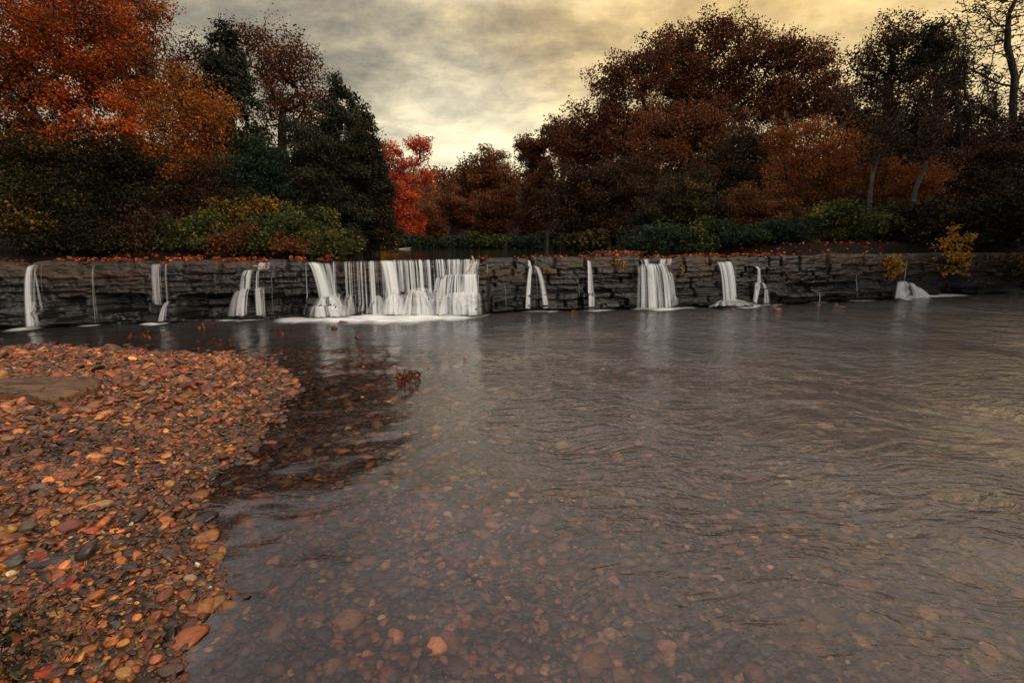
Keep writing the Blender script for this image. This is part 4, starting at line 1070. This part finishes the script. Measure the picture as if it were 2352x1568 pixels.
for i, (px, w, k, lb) in enumerate([(960, 40, 'pine', 'dark low bush on the far shore right of the golden bush'), (1050, 45, 'pine', 'blue green low bush on the far shore below the maroon tree'),
      (1130, 50, 'green', 'green low bush on the far shore below the pale bare trunk'), (1210, 45, 'pine', 'dark green bush on the far shore in front of the russet tree'),
      (1285, 42, 'pine', 'blue green bush at the bend of the far shore'), (1350, 36, 'olive', 'olive grassy bush at the near end of the far shore')]):
    shrub(lb, [38, 38, 36, 33, 27, 23][i], px, [(px, 560, w, 15), (px - w * .5, 564, w * .5, 9), (px + w * .4, 557, w * .5, 13)], k, 60, 5000, .2, .25, group='bushes along the far shore', bias=.0)

# ---- right bank
g2 = 'trees on the right bank'
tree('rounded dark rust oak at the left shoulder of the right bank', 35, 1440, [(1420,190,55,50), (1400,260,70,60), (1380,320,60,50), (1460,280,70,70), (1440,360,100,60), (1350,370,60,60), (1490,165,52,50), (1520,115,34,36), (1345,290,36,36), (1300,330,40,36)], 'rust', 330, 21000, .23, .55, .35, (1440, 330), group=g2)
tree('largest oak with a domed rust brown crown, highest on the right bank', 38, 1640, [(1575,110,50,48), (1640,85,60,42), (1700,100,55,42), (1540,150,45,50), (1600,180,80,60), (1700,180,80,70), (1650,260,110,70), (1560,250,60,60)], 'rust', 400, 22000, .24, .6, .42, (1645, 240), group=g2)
tree('rust oak joining the largest oak on its right, with a notched crown', 36, 1800, [(1790,120,55,50), (1840,150,45,45), (1890,145,30,38), (1920,190,30,40), (1830,210,80,55), (1780,270,80,60), (1880,255,60,40), (1930,240,40,30)], 'rust', 290, 14500, .23, .55, .34, (1805, 250), group=g2)
tree('red tinted mid height tree in front of the two big oaks', 30, 1560, [(1560,300,90,60), (1640,330,70,50), (1500,370,80,50), (1600,400,90,50)], 'rust', 180, 17000, .2, .5, .22, group=g2, bias=.1)
tree('dark brown tree low in the middle of the right bank', 27, 1420, [(1400,450,90,60), (1330,440,60,60), (1460,420,70,60), (1380,520,80,40), (1300,500,50,50)], 'brown', 180, 20000, .17, .45, .2, group=g2)
tree('shadowed brown tree below the red tinted tree', 24, 1650, [(1640,450,100,60), (1560,470,70,60), (1720,430,70,70), (1640,520,110,35), (1740,350,80,50), (1720,380,60,50)], 'brown', 190, 20000, .16, .42, .2, group=g2, bias=-.03)
tree('airy dark oak with branches showing against yellow sky', 31, 2040, [(2040,110,50,45), (2085,90,40,40), (1990,160,40,40), (2060,170,60,45), (2000,220,50,40), (2100,200,40,40)], 'brown', 240, 5500, .19, .45, .26, (2050, 200), group=g2)
tree('dense dark topped tree just left of the bare tree', 29, 2160, [(2150,95,38,34), (2170,130,45,34), (2125,150,34,30), (2190,190,40,40)], 'dark', 180, 5500, .18, .4, .22, (2155, 200), group=g2)
tree('dark brown domed tree filling the right side below the airy oak', 26, 2080, [(2080,270,110,60), (1990,310,80,60), (2160,310,90,70), (2070,370,130,60), (2230,340,70,60), (1960,260,50,40)], 'brown', 260, 24000, .16, .42, .24, group=g2, bias=-.12)
tree('black brown tree in deep shade at the right picture edge', 22, 2300, [(2290,380,80,70), (2340,330,60,60), (2240,430,70,60), (2330,460,60,80)], 'brown', 190, 17000, .14, .4, .2, group=g2, bias=-.1)
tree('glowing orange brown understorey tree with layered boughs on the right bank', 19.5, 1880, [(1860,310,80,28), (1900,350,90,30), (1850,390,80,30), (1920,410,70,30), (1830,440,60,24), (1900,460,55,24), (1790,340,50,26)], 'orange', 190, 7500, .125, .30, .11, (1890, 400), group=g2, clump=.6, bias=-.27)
tree('thin leaved bronze understorey tree right of the orange brown one', 19, 2080, [(2060,440,70,30), (2110,410,60,30), (2150,430,50,30), (2020,400,40,30), (2090,470,50,25)], 'orange', 130, 4200, .12, .24, .09, (2110, 420), group=g2, clump=.6, bias=-.34, bark=BARKP)
tree('olive brown bushy tree low on the bank left of the orange brown tree', 18.5, 1540, [(1540,490,70,34), (1600,470,60,34), (1560,440,60,30), (1500,520,50,30), (1640,500,50,36)], 'olive', 130, 12000, .11, .26, .09, group=g2, bias=-.04)
tree('russet bushy tree low on the bank beneath shadowed brown crowns', 18.8, 1750, [(1720,480,70,40), (1780,500,60,34), (1700,520,60,25)], 'copper', 120, 10000, .11, .26, .09, group=g2, bias=-.15)
tree('slim dark stemmed tree in front of the brown trees, nearly hidden', 17.6, 1265, [(1255,470,20,30), (1262,500,16,24)], 'brown', 40, 1200, .12, .2, .06, (1258, 470), group=g2)
tree('leaning grey trunk with a thin crown rising from the right hand shrubs', 17.5, 1990, [(2030,330,34,36), (2050,300,30,30), (2010,360,26,30)], 'brown', 60, 900, .12, .24, .065, (2022, 360), group=g2, bark=BARKP)
tree('second leaning grey trunk further right among the shrubs', 17.8, 2085, [(2140,330,34,36), (2160,290,30,34), (2120,370,26,24)], 'brown', 60, 900, .12, .24, .065, (2125, 390), group=g2, bark=BARKP)
# bare tree
def bare_tree():
    Y = 24; g = np.random.default_rng(4321)
    b = at_y(2325, 560, Y); b[2] = float(terrain(b[:1], b[1:2])[0]) - .05
    k = [b, at_y(2330, 420, Y), at_y(2333, 250, Y), at_y(2337, 187, Y), at_y(2321, 117, Y), at_y(2325, 47, Y), at_y(2348, 0, Y), at_y(2352, -90, Y)]
    lim = [[at_y(2325,156,Y), at_y(2298,133,Y-.4), at_y(2258,98,Y-.9), at_y(2227,62,Y-1.2), at_y(2184,35,Y-1.3)], [at_y(2329,219,Y), at_y(2286,199,Y+.5), at_y(2247,176,Y+.8), at_y(2208,148,Y+1)],
           [at_y(2325,90,Y), at_y(2286,51,Y+.3), at_y(2243,8,Y+.6)], [at_y(2330,300,Y), at_y(2258,250,Y-.5), at_y(2286,156,Y-.8), at_y(2301,78,Y-1)], [at_y(2333,240,Y), at_y(2360,160,Y+.3), at_y(2400,60,Y+.5)],
           [at_y(2329,330,Y), at_y(2240,290,Y+.6), at_y(2221,210,Y+.8), at_y(2222,130,Y+.9), at_y(2231,39,Y+1)]]
    tk = []
    for a, c in zip(k[:-1], k[1:]):
        for q in range(5): tk.append(a + (c - a) * q / 5)
    ells = [(2250,120,60,90), (2230,40,40,50), (2290,60,60,80), (2350,60,70,90), (2240,200,50,60), (2300,-60,80,70), (2380,160,60,80), (2270,250,50,40), (2210,90,25,70), (2340,-10,60,60)]
    tg = ell_targets(g, ells, Y, 760, .7)
    build_tree('bare_tree', 'leafless tree with spreading black limbs at the upper right corner', 'tree', g2, b, np.array(tk), tg, 'brown', .15, 500, .1, .2, 77, rexp=.46, up=-.1, limbs=lim)
bare_tree()
for px0, px1, top, lb in ((2268, 2285, 190, 'slender bare pole of a tree left of the leafless tree'), (2215, 2200, 150, 'slim bare stem leaning left beside the dense dark topped tree')):
    tree(lb, 25, px0, [(px1, top + 20, 26, 50), (px1 - 6, top + 90, 26, 50)], 'brown', 60, 900, .13, .25, .1, (px1, top + 90), group=g2)
# right shrubs
g3 = 'shrubs along the right bank'
for px, Y, ells, k, lb, bi in [
 (1500, 16.4, [(1490,560,40,26), (1530,555,40,28), (1470,572,30,14)], 'pine', 'blue green shrub at the left end of the right hand shrubs', 0.),
 (1590, 16.6, [(1570,556,44,26), (1620,552,40,30), (1590,574,50,14)], 'green', 'mid green shrub second from the left in the right hand row', .0),
 (1690, 16.6, [(1670,558,50,24), (1720,556,44,26), (1690,575,55,12)], 'pine', 'dark blue green shrub midway along the right hand row', -.05),
 (1790, 16.2, [(1780,550,50,30), (1830,560,40,24), (1760,572,45,14)], 'pine', 'leafy teal shrub under the orange brown tree', 0.),
 (1900, 16.4, [(1900,535,46,40), (1940,510,40,34), (1870,560,40,24), (1930,560,50,28)], 'green', 'tall mid green shrub topping the right hand row', 0.),
 (2010, 16.2, [(2000,530,50,40), (2050,550,46,34), (2020,570,50,18)], 'green', 'broad green shrub behind the red leaved creeper', -.05),
 (2130, 15.8, [(2110,530,46,34), (2150,510,44,30), (2120,565,55,20)], 'dark', 'dark shrub between the leaning trunks and the autumn sapling', .05),
 (2250, 15.4, [(2230,520,50,34), (2290,500,50,40), (2330,540,40,40), (2260,565,60,20)], 'dark', 'near black shrub at the right picture edge', 0.)]:
    shrub(lb, Y, px, ells, k, 90, 8000, .095, .18, group=g3, bias=bi)

# woods that read as one mass on the far hills and behind the first trees
def mass(name, label, P, kind, per, sig, lsize, seed, hscale):
    g = np.random.default_rng(seed); C, RN = [], []
    for x, y, z, s in P:
        k = int(per * s); v = g.normal(0, 1, (k, 3)); v /= np.linalg.norm(v, axis=1, keepdims=True) / g.random(k)[:, None] ** .4
        C.append(np.array([x, y, z]) + v * np.array([1, 1, hscale]) * sig * s)
        RN.append(np.clip(.6 * g.normal(.5, .22) + .4 * g.random(k), 0, 1))
    V, Fq = leaf_quads(np.concatenate(C), lsize, g)
    tag(mesh(name, V, Fq, LM[kind], None, False, {'rnd': np.repeat(np.concatenate(RN), 4)}), label, 'woods', kind='stuff')
gg = np.random.default_rng(9)
def hillpts(n, x0, x1, y0, y1, h, s0, s1):
    x = gg.uniform(x0, x1, n); y = gg.uniform(y0, y1, n); z = terrain(x, y); s = gg.uniform(s0, s1, n)
    return np.column_stack([x, y, z + h * s, s])
mass('far_woods', 'orange and copper autumn woods covering the far hill in the gap', hillpts(260, -70, 60, 62, 150, 2.6, .7, 1.3), 'copper', 230, 2.8, .6, 31, 1.0)
mass('far_orange_woods', 'golden crowns dotted through the woods on the far hill', hillpts(60, -60, 40, 66, 140, 3.2, .6, 1.1), 'orange', 200, 2.4, .55, 32, 1.0)
mass('background_woods', 'dark woods behind the first trees of the left bank', np.vstack([hillpts(150, -36, -9, 20, 34, 1.6, .8, 1.4)]), 'dark', 260, 1.5, .24, 33, 1.3)
mass('slope_woods', 'dark brown woods behind the first trees of the right bank', np.vstack([hillpts(260, 8, 60, 24, 60, 2.2, .8, 1.5)]), 'brown', 260, 1.9, .3, 34, 1.3)

def sidepts(n, x0, x1, y0, y1, z0, z1):
    return np.column_stack([gg.uniform(x0, x1, n), gg.uniform(y0, y1, n), gg.uniform(z0, z1, n), gg.uniform(.8, 1.4, n)])
mass('right_blocker_woods', 'unseen dark woods added right of the lower pool to block low sky', sidepts(170, 15.5, 22, 1, 15, .8, 9), 'brown', 240, 1.2, .2, 35, 1.1)  # out-of-frame trees added so low yellow sky does not reflect in the pool
mass('left_side_woods', 'dark woods closing off the left end of the gravel shore', sidepts(80, -23, -17, 0, 11, .8, 7), 'dark', 240, 1.2, .2, 36, 1.1)

# ------------------------------------------------------------------ saplings and creepers on the wall
def sprout(label, px, py, ells, kind, n, leaves, lsize, sig, group, name='sapling', cat='sapling', Yoff=-.12, bias=0.):
    SEED[0] += 1; g = np.random.default_rng(SEED[0])
    Y = float(face_xy(px)[1]) + Yoff; b = at_y(px, py, Y)
    tg = ell_targets(g, ells, Y, n, .5)
    tp = b * .5 + tg.mean(0) * .5; tk = b + (tp - b) * np.linspace(0, 1, 4)[:, None]
    return build_tree(name, label, cat, group, b, tk, tg, kind, .014, leaves, lsize, sig, SEED[0] + 900, clump=.5, bias=bias)
gp = 'small autumn plants growing on the dam'
sprout('tall sapling with yellow, orange and red leaves on the recessed wall', 2190, 640, [(2200,545,16,16), (2225,560,14,14), (2180,570,26,16), (2215,580,22,22), (2195,600,40,18), (2165,585,20,14), (2190,625,36,18), (2222,630,14,20)], 'sapling', 90, 850, .085, .07, gp, Yoff=-.3)
sprout('creeper with green and red leaves draped over the dam corner', 2050, 612, [(2030,612,22,10), (2055,605,16,12), (2062,625,14,18), (2045,640,16,14)], 'sapling', 50, 420, .075, .05, gp, 'creeper', 'creeper', -.2)
sprout('dull olive sapling at the right picture edge', 2340, 640, [(2340,615,30,20), (2350,640,26,20)], 'olive', 40, 400, .08, .07, gp, Yoff=-.3, bias=.2)
sprout('yellow weed tuft hanging on the dam left of the bell shaped fall', 1425, 600, [(1420,605,12,6), (1435,608,12,6)], 'yellow', 16, 70, .05, .03, gp, 'weed', 'weed')
sprout('small yellow weed in a crack right of the bell shaped fall', 1565, 612, [(1566,620,6,8), (1568,634,4,6)], 'yellow', 10, 36, .05, .025, gp, 'weed', 'weed')
sprout('tiny yellow weed in the wall beside the two legged fall', 1262, 622, [(1262,624,5,5)], 'yellow', 7, 22, .045, .02, gp, 'weed', 'weed')

# ------------------------------------------------------------------ fallen leaves
def litter(name, label, P, size, seed, kind='litter'):
    g = np.random.default_rng(seed); V, Fq = leaf_quads(P, size, g, .8, .75)
    tag(mesh(name, V, Fq, LM[kind], None, False, {'rnd': np.repeat(g.random(len(P)), 4)}), label, 'leaves', kind='stuff')
g = np.random.default_rng(55); Q = []
for a, b, n in ((-40,60,20), (150,345,170), (380,470,100), (500,625,190), (672,700,40), (1180,1300,55), (1330,1380,34), (1395,1465,30), (1480,1560,60), (1560,1640,90), (1640,1790,190), (1800,2060,16)):
    px = g.uniform(a, b, n); x = np.interp(px, PXT, _bp[:, 0]); yy = ydam(x) - disp(x, np.full_like(x, 1.2))
    off = g.gamma(1.6, .09, n) + .03; Q.append(np.stack([x, yy + off, crest(x) + .012 + g.random(n) ** 2 * .05], -1))
litter('leaf_litter', 'red and orange fallen leaves strewn along the dam crest', np.concatenate(Q), .085, 56)
x = np.concatenate([g.uniform(-12, -4, 2600), g.uniform(3, 12, 900)]); y = ydam(x) + g.uniform(.9, 4.5, len(x)); z = terrain(x, y)
m = z > PONDZ + .02
mp = at_z(1430, 588, PONDZ); ex = np.column_stack([mp[0] + g.normal(0, .4, 260), mp[1] + g.normal(0, .25, 260), PONDZ + .06 + g.random(260) * .04])
litter('bank_leaves', 'reddish brown leaves covering the banks behind the dam', np.vstack([np.stack([x, y, z + .02], -1)[m], ex]), .10, 57)
# single clumps and leaves
def leafclump(name, label, px, py, n, w, size, surf, seed, Y=None, group=None, cat='leaves'):
    g = np.random.default_rng(seed)
    c = at_z(px, py, surf) if Y is None else at_y(px, py, Y)
    if Y is not None: c[2] = surf
    r = w * c[1] / F * .5
    P = np.stack([g.normal(0, .5, n) * r, g.normal(0, .35, n) * r, np.minimum(np.abs(g.normal(0, .35, n)) * r, np.abs(g.normal(0, .03, n)) + (.1 if 'lip' in label or 'curtain' in label else .0))], -1)
    V, Fq = leaf_quads(P, size, g, .2, .7)
    tag(mesh(name, V, Fq, LM['litter'], None, False, {'rnd': np.repeat(np.clip(g.normal(.28, .22, n), 0, 1), 4)}, c), label, cat, group, 'stuff' if surf < .1 else None)
gl = 'clumps of fallen leaves'
leafclump('leaf_clump', 'mound of wet red leaves caught on the lip of the broad curtain', 757, 596, 60, 40, .085, 1.235, 1, float(ydam(fx(757))) + .02, gl)
leafclump('leaf_clump', 'red leaves caught at the right end of the broad curtain', 1112, 600, 36, 22, .08, 1.235, 2, float(ydam(fx(1112))) - .02, gl)
leafclump('leaf_clump', 'maroon leaf clump in the stream below the two step fall', 482, 741, 34, 60, .05, .005, 3, None, gl)
leafclump('leaf_clump', 'orange leaf drift in the ripples above the gravel tip', 500, 782, 34, 90, .05, .005, 4, None, gl)
leafclump('leaf_clump', 'thin line of red leaves floating near the left shore', 340, 762, 34, 130, .05, .005, 5, None, gl)
leafclump('leaf_clump', 'red leaves on the water right of the two legged fall', 1317, 718, 14, 22, .07, .005, 6, None, gl)
leafclump('leaf_clump', 'black wet leaf tangle at the tip of the gravel bar', 605, 823, 40, 34, .06, .02, 7, None, gl)
leafclump('leaf_clump', 'reddish leaves grounded at the right of the gravel tip', 650, 758, 26, 40, .06, .005, 8, None, gl)
def single_leaf(label, px, py, size, c, surf, group='single fallen leaves'):
    p = at_z(px, py, surf); g = np.random.default_rng(int(px * 3 + py))
    # lobed outline, gently curled
    k = 22; an = np.arange(k) / k * 2 * math.pi
    rr = size * .5 * (.62 + .38 * np.abs(np.cos(an * 2.5)) ** .8) * (1 - .25 * (np.cos(an) < -.7))
    V = np.stack([rr * np.cos(an), rr * np.sin(an) * .8, .10 * size * np.cos(an * 2) + .12 * size], -1)
    V = np.vstack([V, V * [.5, .5, .4], [[0, 0, .01]]]); V = V @ rotz(np.array([g.uniform(0, 6)]))[0].T
    i = np.arange(k); j = (i + 1) % k
    q = np.stack([i, j, j + k, i + k], -1); t3 = np.stack([i + k, j + k, np.full(k, 2 * k)], -1)
    t = NT('fallen_leaf'); pz = t.pos(); n = t.noise(pz, 40, 4)
    m = t.done(t.bsdf(t.ramp(n, [(.3, tuple(.5 * v for v in c)), (.7, c)]), .55, None, .3))
    tag(mesh('fallen_leaf', V, [q, t3], m, None, True, None, p + [0, 0, .004]), label, 'leaf', group)
LR, LY, LO = (.36, .03, .018), (.62, .34, .03), (.55, .15, .04)
for a in [("bright yellow leaf floating in mid stream left of centre", 892, 920, .07, LY, .004), ("small yellow leaf on dark water near the gravel", 832, 909, .05, LY, .004),
 ("orange leaf floating above the leafy twig", 980, 844, .09, LO, .004), ("orange leaf drifting left of the leafy twig", 908, 840, .08, LO, .004),
 ("tiny orange leaf drifting nearest the gravel tip", 836, 840, .06, LO, .004), ("orange leaf floating far out in mid stream", 1068, 822, .09, LO, .004),
 ("red leaf lying curled on the lower gravel bar", 146, 1334, .075, LR, .16), ("bright red leaf by the dark hollow in the gravel", 140, 998, .09, LR, .14),
 ("red leaf on the gravel near the left edge below dark slate", 80, 1272, .09, (.30, .04, .015), .17), ("scarlet leaf on the gravel near the wedge stone", 500, 960, .09, (.5, .06, .03), .06),
 ("dark red leaf under the big brick red stone", 40, 1370, .07, (.25, .04, .015), .17), ("brown red leaf at the bottom left corner", 95, 1535, .07, (.34, .05, .015), .17),
 ("red leaf near the left edge at the lower gravel", 45, 1455, .07, (.28, .05, .02), .17), ("red leaf on the gravel top beside the flat slab", 410, 875, .08, LR, .12),
 ("red leaf pair lying in the middle of the gravel bar", 300, 1030, .075, LR, .13)]: single_leaf(*a)

# ------------------------------------------------------------------ sticks and twig
WOODY = bark_mat('stick_pale', (.30, .16, .05), (.52, .32, .12)); WOODD = bark_mat('stick_dark', (.02, .014, .01), (.06, .045, .03))
def stick(label, pts, r, mat, name='stick'):
    P = np.array(pts, float); t = Tubes(); Q = []
    for a, b in zip(P[:-1], P[1:]):
        for k in range(4): Q.append(a + (b - a) * k / 4)
    Q.append(P[-1]); Q = np.array(Q); Q = Q + R.normal(0, r * .25, Q.shape)
    t.add(Q, r * np.linspace(1, .5, len(Q)), 6); tag(t.build(name, mat, None), label, 'stick', 'sticks lodged on the dam')
def fp(px, py, o): return at_y(px, py, float(face_xy(px)[1]) - o)
stick('yellow stick wedged upright in the lip of the broad curtain', [fp(1086,588,-.05), fp(1090,600,.12), fp(1084,612,.2), fp(1074,626,.28)], .022, WOODY)
stick('pale stick resting on the ledge above the two step fall', [fp(584,604,.12), fp(598,606,.16), fp(614,612,.2)], .016, WOODY)
stick('dark thin stick leaning on the rounded rock below the leaning fall', [fp(1732,694,.3), fp(1748,703,.45), fp(1762,712,.6)], .012, WOODD)
stick('bare grey branch leaning over the crest above the single column', [fp(1344,600,-.3), fp(1352,590,-.7), fp(1372,578,-1.2)], .012, BARKP)
stick('thin grey branch above the crest right of the single column', [fp(1385,600,-.2), fp(1370,592,-.5), fp(1352,580,-1.)], .010, BARKP)
stick('thin pale twig lying on the gravel above the tan elongated stone', [at_z(178,1157,.18), at_z(210,1146,.19), at_z(250,1137,.18)], .006, WOODY, 'twig')
stick('dark twig standing in the gravel near the small pale cream block', [at_z(295,1064,.15), at_z(312,1045,.17)], .005, WOODD, 'twig')
stick('pale dry stem lying across the tip of the gravel bar', [at_z(645,880,.04), at_z(680,872,.03)], .007, WOODY, 'twig')
def leafy_twig():
    b = at_z(945, 868, 0); e = empty('leafy_twig', b, 'broken twig with dark red leaves lying in mid stream', 'twig')
    t = Tubes(); pts = [at_z(918, 872, .0), at_z(925, 866, .06), at_z(940, 866, .05), at_z(962, 866, .01)]
    t.add(np.array(pts), .008, 5); t.add(np.array([pts[1], pts[1] + [.03, 0, .12]]), .005, 4); t.build('stem', WOODD, e, b)
    g = np.random.default_rng(3); C = np.array([pts[int(k)] for k in g.integers(0, 4, 26)]) + g.normal(0, 1, (26, 3)) * [.07, .04, .03] + [0, 0, .03]
    V, Fq = leaf_quads(C, .10, g, .1, .6); mesh('leaves', V - b, Fq, LM['rust'], e, False, {'rnd': np.repeat(g.uniform(.3, .9, 26), 4)})
leafy_twig()
# pale sand spit and driftwood across the pond
p = at_z(915, 571, PONDZ)
stone(918, 570.5, 60, .25, .05, (.42, .34, .30), 'pale sand spit at the water edge under the golden bush', yaw=0., name='sand_spit', group=None, surf=PONDZ - .03, cat='sand bar', sharp=.8)
# leaf strewn rust mound behind the crest
stone(1430, 591, 95, .5, .09, (.05, .018, .011), 'rust brown leaf strewn mud mound behind the crest', yaw=0., name='mud_mound', group=None, surf=PONDZ - .05, cat='mound', sharp=.85)
# weeds at the lower left corner
def corner_weed():
    p = at_z(25, 1475, .17); e = empty('weed_patch', p, 'small patch of dark green weeds in the lower left corner', 'weeds')
    g = np.random.default_rng(8); t = Tubes()
    for k in range(40):
        a = np.array([g.normal(0, .16), g.normal(0, .14), -.02]); d = np.array([g.normal(0, .05), g.normal(0, .05), g.uniform(.04, .12)])
        t.add(np.array([a, a + d * .6, a + d + [g.normal(0, .03), g.normal(0, .03), 0]]), [.003, .002, .001], 4)
    t.build('stems', WOODD, e)
    C = np.stack([g.normal(0, .17, 420), g.normal(0, .14, 420), g.uniform(0, .07, 420)], -1)
    V, Fq = leaf_quads(C, .028, g, .3, .5); mesh('leaves', V, Fq, LM['olive'], e, False, {'rnd': np.repeat(g.uniform(.1, .75, 420), 4)})
corner_weed()

# ------------------------------------------------------------------ light and sky
SUN_AZ, SUN_EL = math.radians(132), math.radians(34)     # azimuth clockwise from +Y
sd = Vector((math.sin(SUN_AZ) * math.cos(SUN_EL), math.cos(SUN_AZ) * math.cos(SUN_EL), math.sin(SUN_EL)))
L = bpy.data.lights.new('sun', 'SUN'); L.energy = 1.5; L.angle = math.radians(40); L.color = (1., .84, .64)
lo = bpy.data.objects.new('sun', L); COL.objects.link(lo); lo.rotation_euler = (-sd).to_track_quat('-Z', 'Y').to_euler(); lo.location = (20, 20, 40)
w = bpy.data.worlds.new('World'); S.world = w; w.use_nodes = True
class WT(NT):
    def __init__(s):
        s.t = w.node_tree; s.t.nodes.clear(); s.out = s.n('ShaderNodeOutputWorld')
t = WT()
d = t.n('ShaderNodeTexCoord').outputs['Generated']
sep = t.n('ShaderNodeSeparateXYZ'); t.l(d, sep.inputs[0])
zc = t.math('ADD', t.math('MAXIMUM', sep.outputs[2], 0.), .22)
cb = t.n('ShaderNodeCombineXYZ'); t.l(t.math('DIVIDE', sep.outputs[0], zc), cb.inputs[0]); t.l(t.math('DIVIDE', sep.outputs[1], zc), cb.inputs[1])
cp = cb.outputs[0]
n1 = t.noise(t.mapping(cp, (1.0, 1.15, 1), (0, 0, .3)), 2.4, 12, .66, .12)
n2 = t.noise(t.mapping(cp, (1, 1, 1)), .55, 3, .5, .3)
nn = t.math('ADD', t.math('MULTIPLY', t.math('SUBTRACT', n1, .5), .85), t.math('ADD', t.math('MULTIPLY', t.math('SUBTRACT', n2, .5), .5), .5))
cl = t.ramp(nn, [(.37, (.12, .108, .086)), (.46, (.205, .172, .123)), (.54, (.36, .295, .185)), (.64, (.60, .475, .25))])
def dot(v):
    nd = t.n('ShaderNodeVectorMath'); nd.operation = 'DOT_PRODUCT'; t.l(d, nd.inputs[0]); nd.inputs[1].default_value = Vector(v).normalized(); return nd.outputs['Value']
glow = t.ramp(dot((.62, .75, .38)), [(.70, 0.), (.86, .45), (1., .85)])
cl = t.mix(glow, cl, t.ramp(nn, [(.36, (.40, .27, .105)), (.5, (.62, .43, .17)), (.64, (.84, .61, .26))]))
hor = t.ramp(sep.outputs[2], [(.10, 1.), (.36, 0.)])
cl = t.mix(t.math('MULTIPLY', hor, .8), cl, t.ramp(nn, [(.38, (.27, .24, .175)), (.48, (.47, .405, .265)), (.60, (.74, .62, .38))]))
left = t.ramp(dot((-.75, .6, .35)), [(.55, 0.), (1., .8)])
cl = t.mix(left, cl, t.ramp(nn, [(.37, (.145, .135, .108)), (.62, (.34, .295, .21))]))
zen = t.ramp(sep.outputs[2], [(.39, 0.), (.56, 1.)])
zc_ = t.mix(t.ramp(dot((1, .35, .6)), [(.55, 0.), (.92, .62)]), t.ramp(nn, [(.38, (.44, .40, .40)), (.62, (.86, .79, .77))]), (.20, .195, .19))
cl = t.mix(t.math('MULTIPLY', zen, .92), cl, zc_)
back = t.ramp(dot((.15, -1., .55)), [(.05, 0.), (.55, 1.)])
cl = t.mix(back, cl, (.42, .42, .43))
gapb = t.ramp(dot((-.10, 1., .13)), [(.972, 0.), (.998, .6)])
cl = t.mix(gapb, cl, t.ramp(nn, [(.38, (.55, .49, .34)), (.58, (.92, .82, .56))]))
sky = t.n('ShaderNodeTexSky'); sky.sky_type = 'NISHITA'; sky.sun_disc = False; sky.sun_elevation = SUN_EL; sky.sun_rotation = SUN_AZ
b1 = t.n('ShaderNodeBackground'); t.l(sky.outputs[0], b1.inputs[0]); b1.inputs[1].default_value = .06
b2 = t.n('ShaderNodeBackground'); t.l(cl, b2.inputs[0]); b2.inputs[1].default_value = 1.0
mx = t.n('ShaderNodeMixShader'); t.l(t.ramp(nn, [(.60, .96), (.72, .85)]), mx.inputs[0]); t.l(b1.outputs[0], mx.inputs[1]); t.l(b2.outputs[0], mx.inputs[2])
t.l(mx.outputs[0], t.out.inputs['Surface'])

S.view_settings.view_transform = 'Standard'
S.view_settings.look = 'None'
S.view_settings.exposure = 0.8
S.view_settings.gamma = 1.0
S.cycles.max_bounces = 6
S.cycles.diffuse_bounces = 2
S.cycles.glossy_bounces = 3
S.cycles.transparent_max_bounces = 24
S.cycles.caustics_reflective = False
S.cycles.caustics_refractive = False
S.cycles.use_denoising = True
